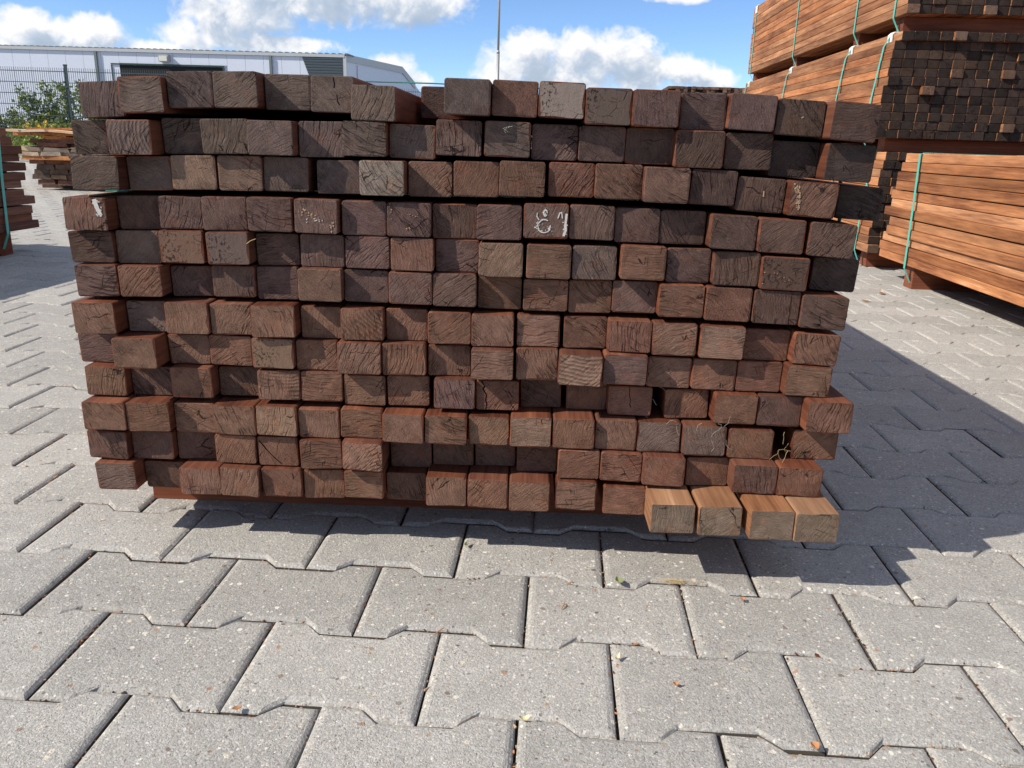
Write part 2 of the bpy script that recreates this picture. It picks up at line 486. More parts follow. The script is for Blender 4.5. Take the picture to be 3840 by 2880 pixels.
def leaf_mat(name, a, b):
    m, g, bs = new_mat(name)
    geo = g.new('ShaderNodeNewGeometry')
    n = g.noise(geo.outputs['Position'], 5.0, 3.0)
    f = g.m('ADD', g.m('MULTIPLY', geo.outputs['Random Per Island'], 0.7), g.m('MULTIPLY', n, 0.4))
    col = g.ramp(f, [(0.1, a), (0.9, b)])
    finish(g, bs, col, 0.55, None, 0.3)
    tr = g.new('ShaderNodeBsdfTranslucent'); g.put(tr.inputs[0], col)
    mxs = g.new('ShaderNodeMixShader'); mxs.inputs[0].default_value = 0.35
    out = [n_ for n_ in g.n if n_.type == 'OUTPUT_MATERIAL'][0]
    g.t.links.new(bs.outputs[0], mxs.inputs[1]); g.t.links.new(tr.outputs[0], mxs.inputs[2])
    g.t.links.new(mxs.outputs[0], out.inputs['Surface'])
    return m

M_END = end_grain_mat()
M_STRIPE = end_grain_mat(True)
M_PIT = pitted_mat()
M_SIDE = wood_side_mat("red_hardwood_side", (0.070, 0.022, 0.014), (0.18, 0.068, 0.038), (0.34, 0.155, 0.090), var=0.22)
M_FRESH = wood_side_mat("fresh_hardwood_side", (0.15, 0.066, 0.034), (0.32, 0.165, 0.088), (0.54, 0.34, 0.21), var=0.10)
M_PACK = wood_side_mat("sunned_hardwood_side", (0.16, 0.060, 0.028), (0.43, 0.195, 0.088), (0.72, 0.47, 0.29), var=0.34)
M_DULL = wood_side_mat("brown_hardwood_side", (0.085, 0.036, 0.024), (0.20, 0.088, 0.056), (0.31, 0.16, 0.105), var=0.2)
M_GREY = wood_side_mat("grey_weathered_wood", (0.17, 0.13, 0.10), (0.42, 0.34, 0.265), (0.62, 0.52, 0.42), var=0.2)
M_ORANGE = wood_side_mat("orange_sawn_wood", (0.26, 0.10, 0.035), (0.50, 0.22, 0.085), (0.66, 0.38, 0.19), var=0.22)
M_BARK = wood_side_mat("dark_bark_edge", (0.045, 0.029, 0.020), (0.125, 0.082, 0.058), (0.22, 0.155, 0.115), var=0.25)
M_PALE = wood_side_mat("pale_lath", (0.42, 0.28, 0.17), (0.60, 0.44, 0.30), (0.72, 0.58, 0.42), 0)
M_BEARER = wood_side_mat("bearer_wood", (0.11, 0.032, 0.018), (0.25, 0.085, 0.045), (0.36, 0.15, 0.08), 0, var=0.15)
M_STRAP = simple_mat("teal_plastic_strap", (0.075, 0.43, 0.36), 0.4, 0.4, var=0.10, scale=9.0)
M_GUARD = simple_mat("white_plastic_guard", (0.74, 0.74, 0.72), 0.5, 0.3, var=0.1, scale=20)
M_PAVER = paver_mat()
M_SAND = sand_mat()
M_EDGE = simple_mat("dark_concrete_edge", (0.105, 0.092, 0.078), 0.95, 0.1, var=0.45, scale=60.0, bump=0.001)  # darker concrete for the paver side walls inside the joints
M_GROUND = simple_mat("yard_concrete", (0.31, 0.30, 0.285), 0.9, 0.1, var=0.2, scale=3.0)
M_CHALK = simple_mat("white_chalk", (0.54, 0.52, 0.49), 0.9, 0.1, var=0.2, scale=300)
M_WEB = simple_mat("cobweb", (0.36, 0.34, 0.30), 0.9, 0.1)
M_RESIN = simple_mat("tan_splinter", (0.40, 0.27, 0.17), 0.8, 0.2, var=0.25, scale=300)
M_LEAF = leaf_mat("shrub_leaf", (0.075, 0.125, 0.024), (0.29, 0.36, 0.085))
M_LEAFY = leaf_mat("weed_leaf", (0.075, 0.12, 0.026), (0.24, 0.28, 0.07))
M_FLOWER = simple_mat("yellow_flower", (0.80, 0.45, 0.03), 0.6, 0.2)
M_STEM = simple_mat("shrub_stem", (0.09, 0.065, 0.04), 0.8, 0.2)
M_FENCE = simple_mat("green_coated_wire", (0.055, 0.075, 0.085), 0.45, 0.4, var=0.08)
M_POST = simple_mat("green_coated_post", (0.035, 0.060, 0.055), 0.45, 0.4, var=0.08)
M_WALL = simple_mat("white_wall_panel", (0.57, 0.62, 0.72), 0.5, 0.3, var=0.03, scale=0.6)
M_TRIM = simple_mat("grey_metal_trim", (0.42, 0.44, 0.46), 0.5, 0.4, var=0.06, scale=1.0)
M_PIPE = simple_mat("grey_green_pipe", (0.13, 0.16, 0.165), 0.5, 0.4, var=0.06)
M_ROOF = simple_mat("dark_roof_sheet", (0.14, 0.15, 0.16), 0.55, 0.4, var=0.1, scale=1.0)
M_LOUVRE = simple_mat("slate_grey_louvre", (0.10, 0.125, 0.145), 0.5, 0.4, var=0.05)
M_DOORFR = simple_mat("dark_green_frame", (0.02, 0.055, 0.045), 0.5, 0.4)
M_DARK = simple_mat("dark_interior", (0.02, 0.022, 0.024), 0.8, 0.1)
M_CURTAIN = simple_mat("grey_strip_curtain", (0.045, 0.055, 0.06), 0.4, 0.4)
M_POLE = simple_mat("galvanised_pole", (0.36, 0.36, 0.35), 0.45, 0.5, metal=0.3, var=0.08, scale=2)
M_LAMP = simple_mat("grey_lamp_housing", (0.35, 0.36, 0.36), 0.5, 0.4)
M_GLASS = simple_mat("lamp_glass", (0.62, 0.62, 0.55), 0.25, 0.5)
M_STRAW = simple_mat("dry_straw", (0.42, 0.31, 0.16), 0.8, 0.2, var=0.25, scale=120)
M_DRYLEAF = simple_mat("dry_leaf", (0.42, 0.21, 0.10), 0.7, 0.2, var=0.3, scale=150)
M_CREAM = simple_mat("cream_leaf", (0.66, 0.58, 0.38), 0.7, 0.2, var=0.2, scale=150)
M_GREENLF = simple_mat("fallen_green_leaf", (0.20, 0.23, 0.11), 0.6, 0.3, var=0.25, scale=150)

# ================================================================== SETTING
# ------------------------------------------------------------------ ground and paving
mb = MB()
mb.add([(-900, -900, -0.03), (900, -900, -0.03), (900, 1500, -0.03), (-900, 1500, -0.03)], [(0, 1, 2, 3)])
tag(mb.build("ground", M_GROUND), kind='structure')

PX0, PX1, PY0, PY1 = -9.0, 6.0, -1.1, 14.0
mb = MB()
mb.add([(PX0, PY0, -0.0082), (PX1, PY0, -0.0082), (PX1, PY1, -0.0082), (PX0, PY1, -0.0082)], [(0, 1, 2, 3)])
paving = tag(mb.build("pavement", M_SAND), kind='structure')

PL, PP, PW = 0.2, 0.142, 0.1612           # paver length, row pitch, full depth at the heads
def paver_outline(gap, inset):
    """bone-shaped outline (wide heads, narrow waist), shrunk by gap and by the chamfer"""
    e = gap + inset
    hx, hy = PL / 2 - e, PW / 2 - e
    wy = PP - PW / 2 - e
    x1, x2 = 0.060 - e * 0.42, 0.040 - e * 0.42
    return [(-hx, -hy), (-x1, -hy), (-x2, -wy), (x2, -wy), (x1, -hy), (hx, -hy),
            (hx, hy), (x1, hy), (x2, wy), (-x2, wy), (-x1, hy), (-hx, hy)]
def paver_geometry(rnd):
    rings = []
    for gap, inset, z in ((0.0012, 0.0, -0.016), (0.0012, 0.0, -0.0046), (0.0012, 0.0016, -0.0029), (0.0012, 0.0046, -0.0010), (0.0012, 0.0085, 0.0)):
        ol = paver_outline(gap, inset)
        if inset < 0.006:
            ol = [(x + rnd.uniform(-1, 1) * 0.0006, y + rnd.uniform(-1, 1) * 0.0006) for x, y in ol]
        rings.append([(x, y, z + (rnd.uniform(-1, 1) * 0.0004 if z < 0 else 0)) for x, y in ol])
    vs = [p for r in rings for p in r]
    fs = []
    for k in range(4):
        for i in range(12):
            j = (i + 1) % 12
            fs.append((12 * k + i, 12 * k + j, 12 * k + 12 + j, 12 * k + 12 + i))
    t = 48
    fs += [(t + 0, t + 1, t + 10, t + 11), (t + 1, t + 2, t + 9, t + 10), (t + 2, t + 3, t + 8, t + 9), (t + 3, t + 4, t + 7, t + 8), (t + 4, t + 5, t + 6, t + 7)]
    return vs, fs
rp = random.Random(5)
PAVER_MESHES = []
for k in range(8):
    mb = MB(); vs, fs = paver_geometry(rp); mb.add(vs, fs)
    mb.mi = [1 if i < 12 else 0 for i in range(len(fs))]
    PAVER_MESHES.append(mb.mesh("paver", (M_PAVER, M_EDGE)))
def in_view(x, y, z=0.0, margin=1.06):
    d = Vector((x, y, z)) - CAM_POS
    zz = d.dot(FWD)
    if zz < 0.05: return None
    u = d.dot(RGT) / zz * 1740 / 1106; v = d.dot(UPV) / zz * 1740 / 829.5
    return zz if abs(u) < margin and abs(v) < margin else None
spots = []
r0, r1 = int(PY0 / PP) + 1, int(PY1 / PP) - 1
for r in range(r0, r1 + 1):
    sh = 0.0 if r % 2 == 0 else PL / 2
    for c in range(int((PX0 - 0.1) / PL), int((PX1 + 0.1) / PL) + 1):
        x, y = c * PL + PL / 2 + sh, r * PP
        if PX0 + 0.1 < x < PX1 - 0.1:
            spots.append((x, y))
def shown_first(s):
    d = in_view(*s)
    hidden = -0.42 < s[0] < 0.60 and s[1] > 0.42 and s[1] < 2.6
    return (d if d is not None else 100 + (Vector((s[0], s[1], 0)) - CAM_POS).length) + (50 if hidden else 0)
spots.sort(key=shown_first)
field = MB()
for k, (x, y) in enumerate(spots):
    z = rp.gauss(0, 0.0007); tx, ty, rz = rp.gauss(0, 0.0055), rp.gauss(0, 0.005), rp.gauss(0, 0.005)
    if k < 290:
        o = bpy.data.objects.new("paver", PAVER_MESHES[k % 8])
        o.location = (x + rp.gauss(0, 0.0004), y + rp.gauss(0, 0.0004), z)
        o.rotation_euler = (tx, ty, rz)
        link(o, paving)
    else:
        far = y > 5.5
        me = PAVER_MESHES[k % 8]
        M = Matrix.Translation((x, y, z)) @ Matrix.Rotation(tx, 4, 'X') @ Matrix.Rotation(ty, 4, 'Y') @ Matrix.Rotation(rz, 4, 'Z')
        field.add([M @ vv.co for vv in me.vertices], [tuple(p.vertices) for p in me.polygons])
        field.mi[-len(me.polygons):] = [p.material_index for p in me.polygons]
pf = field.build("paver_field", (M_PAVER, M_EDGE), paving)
pf['kind'] = 'stuff'

# ------------------------------------------------------------------ warehouse behind the yard
WY = 52.0
wh = empty("warehouse", (-30, WY, 0))
tag(wh, "long white metal-clad warehouse with grey eaves behind the mesh fence", "warehouse")
inv = Matrix.Translation((30, -WY, 0))
def wh_part(mb, name, mat, parent=wh):
    mb.v = [tuple(inv @ Vector(p)) for p in mb.v]
    return mb.build(name, mat, parent)
DX0, DX1, DZ = -28.54, -21.37, 4.54            # door opening
px_edges = []
x = -13.62
LX = -16.45
panel_w = 1.16
edges = [-13.62, LX]
x = LX
while x > -44:
    x -= panel_w; edges.append(x)
for a, b in zip(edges[1:], edges[:-1]):
    c = (a + b) / 2
    if a < DX1 and b > DX0 and False:
        pass
    z0 = DZ + 0.12 if (c > DX0 and c < DX1) else 0.0
    mb = MB(); mb.box((c, WY + 0.05, (z0 + 5.30) / 2), (b - a - 0.015, 0.1, 5.30 - z0))
    wh_part(mb, "wall_panel", M_WALL)
mb = MB()                                        # body behind the cladding, with the long side's slanting rear end
side = [(52.12, 0.0), (66, 0.0), (64.4, 3.4), (62.15, 4.50), (60.0, 5.42), (52.12, 5.42)]
sx = lambda y: -13.66 + (y - 52.0) * 0.255
mb.prism(side, lambda p: (sx(p[0]), p[0], p[1]), lambda p: (-44.5, p[0], p[1]))
# the door recess is cut in front of the body as a dark box
wh_part(mb, "wall", M_WALL)
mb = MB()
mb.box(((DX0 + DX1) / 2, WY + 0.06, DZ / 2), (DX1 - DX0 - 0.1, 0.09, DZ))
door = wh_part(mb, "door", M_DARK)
mb = MB()
for s in (DX0 - 0.02, DX1 + 0.02):
    mb.box((s, WY - 0.005, DZ / 2), (0.06, 0.11, DZ))
mb.box(((DX0 + DX1) / 2, WY - 0.021, DZ + 0.06), (DX1 - DX0 + 0.10, 0.11, 0.07))
wh_part(mb, "door_frame", M_DOORFR, door)
mb = MB()                                        # slate louvred corner panel with a slanting edge
for k in range(34):
    z = 5.24 - k * 0.16
    if z < 0: break
    xl = -16.28 + (5.30 - z) * 0.36
    mb.box(((xl - 13.66) / 2, WY - 0.03, z), (-13.66 - xl, 0.10, 0.10), M=Matrix.Rotation(0.35, 3, 'X'))
lv = wh_part(mb, "louvre_panel", M_LOUVRE)
mb = MB()
mb.add([(-16.30, WY - 0.012, 5.30), (-13.66, WY - 0.012, 5.30), (-13.66, WY - 0.012, 0), (-14.4, WY - 0.012, 0)], [(0, 3, 2, 1)])
wh_part(mb, "louvre_backing", M_LOUVRE, lv)
for xx in (-29.5, -18.28):
    mb = MB(); mb.box((xx, WY - 0.08, 2.66), (0.15, 0.14, 5.32)); wh_part(mb, "downpipe", M_PIPE)
mb = MB(); mb.box((-13.60, WY - 0.03, 2.7), (0.20, 0.12, 5.4)); wh_part(mb, "corner_trim", M_TRIM)
mb = MB(); mb.box((-28.9, WY - 0.06, 5.40), (30.6, 0.11, 0.18)); wh_part(mb, "gutter", M_TRIM)
mb = MB()                                        # verge along the short side
for (ya, za), (yb, zb) in zip(side[3:][::-1][:-1], side[3:][::-1][1:]):
    mb.strap([(sx(ya) + 0.03, ya, za - 0.10), (sx(yb) + 0.03, yb, zb - 0.10)], (0, 0, 1), 0.42, 0.08)
wh_part(mb, "verge", M_TRIM)
mb = MB(); mb.box((sx(53.6) + 0.02, 53.6, 2.5), (0.05, 0.10, 5.0)); wh_part(mb, "side_trim", M_TRIM)
mb = MB()                                        # ribbed roof sheet: its wavy edge shows along the eaves
xs = -13.3; ribs = []
while xs > -44:
    ribs.append(xs); xs -= 0.42
for xx in ribs:
    mb.prism([(0, 0), (0.10, 0.055), (0.24, 0.055), (0.30, 0)], lambda p: (xx - p[0], WY - 0.10, 5.50 + p[1]), lambda p: (xx - p[0], WY + 7.6, 5.58 + p[1]))
mb.prism([(0, 0), (30.7, 0), (30.7, -0.04), (0, -0.04)], lambda p: (-13.3 - p[0], WY - 0.09, 5.50 + p[1]), lambda p: (-13.3 - p[0], WY + 7.9, 5.56 + p[1]))
rf = wh_part(mb, "roof", M_ROOF)
mb = MB(); mb.box((-25.02, WY - 0.20, 4.98), (0.62, 0.34, 0.42)); mb.box((-25.02, WY - 0.03, 5.05), (0.2, 0.10, 0.2))
fl = wh_part(mb, "flood_light", M_LAMP)
mb = MB(); mb.box((-25.02, WY - 0.38, 4.96), (0.50, 0.03, 0.30)); wh_part(mb, "lamp_glass", M_GLASS, fl)

# ------------------------------------------------------------------ mesh fences
def mesh_fence(name, label, xs, y, top, last=None):
    root = empty(name, (xs[0], y, 0))
    tag(root, label, "fence")
    inv = Matrix.Translation((-xs[0], -y, 0))
    for xx in xs:
        ht = last if (last and xx == xs[-1]) else top
        mb = MB(); mb.box((0, 0, ht / 2), (0.06, 0.045, ht)); mb.box((0, 0, ht + 0.012), (0.072, 0.055, 0.03))
        for z in (0.25, ht - 0.45):
            mb.box((0, -0.035, z), (0.26, 0.02, 0.035))
        o = mb.build("post", M_POST, root); o.location = (xx - xs[0], 0, 0)
    pm = MB(); w = xs[1] - xs[0] - 0.07
    nv = int(w / 0.05)
    hgt = top - 0.10
    for k in range(nv + 1):
        pm.box((0.035 + w * k / nv, -0.03, 0.05 + hgt / 2), (0.0075, 0.0075, hgt))
    for k in range(8):
        z = 0.12 + (hgt - 0.15) * k / 7
        for dy in (-0.039, -0.021):
            pm.box((0.035 + w / 2, dy, z), (w, 0.010, 0.016))
    me = pm.mesh("mesh_panel", M_FENCE)
    for xx in xs[:-1]:
        o = bpy.data.objects.new("mesh_panel", me); link(o, root); o.location = (xx - xs[0], 0, 0)
    return root
mesh_fence("mesh_fence", "dark green welded mesh fence with square posts in front of shrubs", [-11.15 + 2.5 * k for k in range(-5, 2)], 18.0, 1.93, 1.78)
mesh_fence("mesh_fence", "welded mesh fence line seen just over the near timber pile's top", [-6.1 + 2.5 * k for k in range(0, 10)], 22.5, 1.95)

# ------------------------------------------------------------------ tall metal pole
pole = empty("metal_pole", (-1.885, 25, 0))
tag(pole, "tall thin galvanised pole with a stepped shaft rising against the sky", "pole")
mb = MB(); mb.tube([(0, 0, 0), (0, 0, 3.14)], 0.046, 12); mb.build("lower_shaft", M_POLE, pole, True)
mb = MB(); mb.tube([(0, 0, 3.14), (0, 0, 6.6)], [0.034, 0.030], 12); mb.build("upper_shaft", M_POLE, pole, True)
mb = MB(); mb.tube([(0, 0, 3.10), (0, 0, 3.15), (0, 0, 3.20)], [0.046, 0.046, 0.034], 12); mb.build("collar", M_POLE, pole, True)

# ------------------------------------------------------------------ shrubs and weeds along the fence
def shrub(name, label, loc, h, wid, nst, nlf, mat, leaf, seed, group, spiky=1.0, flowers=0):
    rd = random.Random(seed)
    root = empty(name, loc); tag(root, label, "shrub", group)
    st, lf, fl = MB(), MB(), MB()
    for s in range(nst):
        a = rd.uniform(0, 6.283); rr = rd.uniform(0.0, 1.0) * wid * 0.30
        bx, by = math.cos(a) * rr, math.sin(a) * rr * 0.7
        hh = h * rd.uniform(0.45, 1.0) if s else h
        tx, ty = bx * rd.uniform(1.2, 2.2) + rd.gauss(0, wid * 0.10), by * 1.6 + rd.gauss(0, wid * 0.08)
        pts = [Vector((bx, by, 0)), Vector((bx * 1.2 + tx * 0.1, by * 1.2, hh * 0.45)), Vector((tx, ty, hh))]
        st.tube(pts, [0.014, 0.010, 0.004], 5)
        per = nlf // nst
        for k in range(per):
            f = rd.uniform(0.05, 1.0) ** 0.8
            i = 0 if f < 0.45 else 1
            q = pts[i].lerp(pts[i + 1], (f - (0, 0.45)[i]) / (0.45, 0.55)[i])
            spread = wid * (0.22 * (1 - f) ** 0.6 + 0.045) * spiky
            c = q + Vector((rd.gauss(0, spread), rd.gauss(0, spread * 0.8), rd.gauss(0, 0.05)))
            if c.z < 0.02: c.z = rd.uniform(0.02, 0.12)
            L = leaf * rd.uniform(0.6, 1.25); W = L * rd.uniform(0.32, 0.5)
            d = Vector((rd.gauss(0, 1), rd.gauss(0, 1), rd.uniform(-0.5, 1.0))).normalized()
            sd = d.cross(Vector((rd.gauss(0, 1), rd.gauss(0, 1), rd.gauss(0, 1)))).normalized()
            nrm = d.cross(sd)
            lf.add([c, c + d * L * 0.45 + sd * W + nrm * L * 0.08, c + d * L, c + d * L * 0.45 - sd * W + nrm * L * 0.08], [(0, 1, 2), (0, 2, 3)])
    for k in range(flowers):
        c = Vector((rd.uniform(-wid / 2, wid / 2), rd.uniform(-0.45, 0.1) * wid * 0.6, h * rd.uniform(0.72, 1.0)))
        for q in range(6):
            a = q * 1.047; r = 0.035
            fl.add([c, c + Vector((math.cos(a) * r, -0.012, math.sin(a) * r)), c + Vector((math.cos(a + 0.8) * r, -0.012, math.sin(a + 0.8) * r))], [(0, 1, 2)])
    st.build("stem", M_STEM, root); lf.build("foliage", mat, root)
    if flowers:
        fl.build("blossom", M_FLOWER, root)
    return root
GS = "shrubs along the mesh fence"
shrub("shrub", "tallest bushy green shrub beyond the mesh fence, beside the post", (-12.25, 18.75, 0), 1.66, 0.85, 10, 2100, M_LEAF, 0.085, 1, GS)
shrub("shrub", "narrow green shrub with upright tip behind the fence post", (-11.62, 18.8, 0), 1.62, 0.60, 8, 1500, M_LEAF, 0.085, 2, GS)
shrub("shrub", "green shrub half hidden by the timber pile's top corner", (-11.05, 18.8, 0), 1.45, 0.65, 8, 1500, M_LEAF, 0.085, 3, GS)
shrub("shrub", "round low shrub at the fence above the brown plank pack", (-13.05, 18.7, 0), 0.95, 0.85, 8, 1200, M_LEAFY, 0.075, 4, GS)
shrub("shrub", "low shrub with yellow flowers beside the round low shrub", (-11.75, 17.5, 0), 0.72, 1.15, 9, 1500, M_LEAFY, 0.07, 5, GS, 1.2, 10)
shrub("shrub", "low weedy shrub with a few yellow flowers under the fence post", (-11.0, 17.45, 0), 0.70, 1.25, 9, 1500, M_LEAFY, 0.07, 6, GS, 1.2, 7)
shrub("shrub", "dark low bush showing through the gap in the rough plank stack", (-9.35, 13.9, 0), 0.52, 0.95, 8, 1100, M_LEAF, 0.07, 7, GS, 1.2)
shrub("shrub", "low bush at the edge of the picture beyond the brown plank pack", (-13.75, 18.6, 0), 0.85, 0.9, 8, 1100, M_LEAFY, 0.08, 8, GS)

# ================================================================== TIMBER
def beam_mesh(name, w, h, L, mats, seed, chamfer=0.0007, corner=0.0033, skew=0.035, rim=1):
    """sawn timber: rounded section, worn front arris, front cut slightly out of square"""
    rd = random.Random(seed)
    def ring(dx, y):
        pts = []
        for sx_, sz_, a0 in ((1, 1, 0), (-1, 1, 90), (-1, -1, 180), (1, -1, 270)):
            for a in (8, 45, 82):
                r = corner
                an = math.radians(a0 + a)
                cx, cz = sx_ * (w / 2 - r), sz_ * (h / 2 - r)
                pts.append([cx + math.cos(an) * (r - dx), y, cz + math.sin(an) * (r - dx)])
            # two more points along the side that follows
            nx_, nz_ = ((-1, 1), (-1, -1), (1, -1), (1, 1))[a0 // 90]
            q0 = pts[-1]; an = math.radians(a0 + 98); r = corner
            q1 = [nx_ * (w / 2 - r) + math.cos(an) * (r - dx), y, nz_ * (h / 2 - r) + math.sin(an) * (r - dx)]
            for f in (0.33, 0.68):
                pts.append([q0[k] + (q1[k] - q0[k]) * f for k in range(3)])
        return pts
    front = ring(chamfer * 0.9, 0.0)
    for p in front:                                   # nicks and torn fibres in the arris
        c = rd.random()
        k = rd.uniform(0.0, 0.0006) if c < 0.7 else (rd.uniform(0.0008, 0.0020) if c < 0.93 else rd.uniform(0.002, 0.0034))
        L_ = math.hypot(p[0], p[2]); p[0] -= p[0] / L_ * k; p[2] -= p[2] / L_ * k
    second = ring(0.0, chamfer)
    back = ring(0.0, L)
    kx, kz = rd.gauss(0, skew), rd.gauss(0, skew)
    for p in front + second:
        p[1] += kx * p[0] + kz * p[2]
    vs = front + second + back
    n = 20
    mb = MB()
    mb.add(vs, [tuple(range(n))], 0)
    fs = []
    for k in (0, 1):
        for i in range(n):
            j = (i + 1) % n
            fs.append((n * k + i, n * k + j, n * k + n + j, n * k + n + i))
    mb.f += fs; mb.mi += [rim] * n + [1] * n
    mb.f.append(tuple(range(3 * n - 1, 2 * n - 1, -1))); mb.mi.append(0)
    return mb.mesh(name, mats)

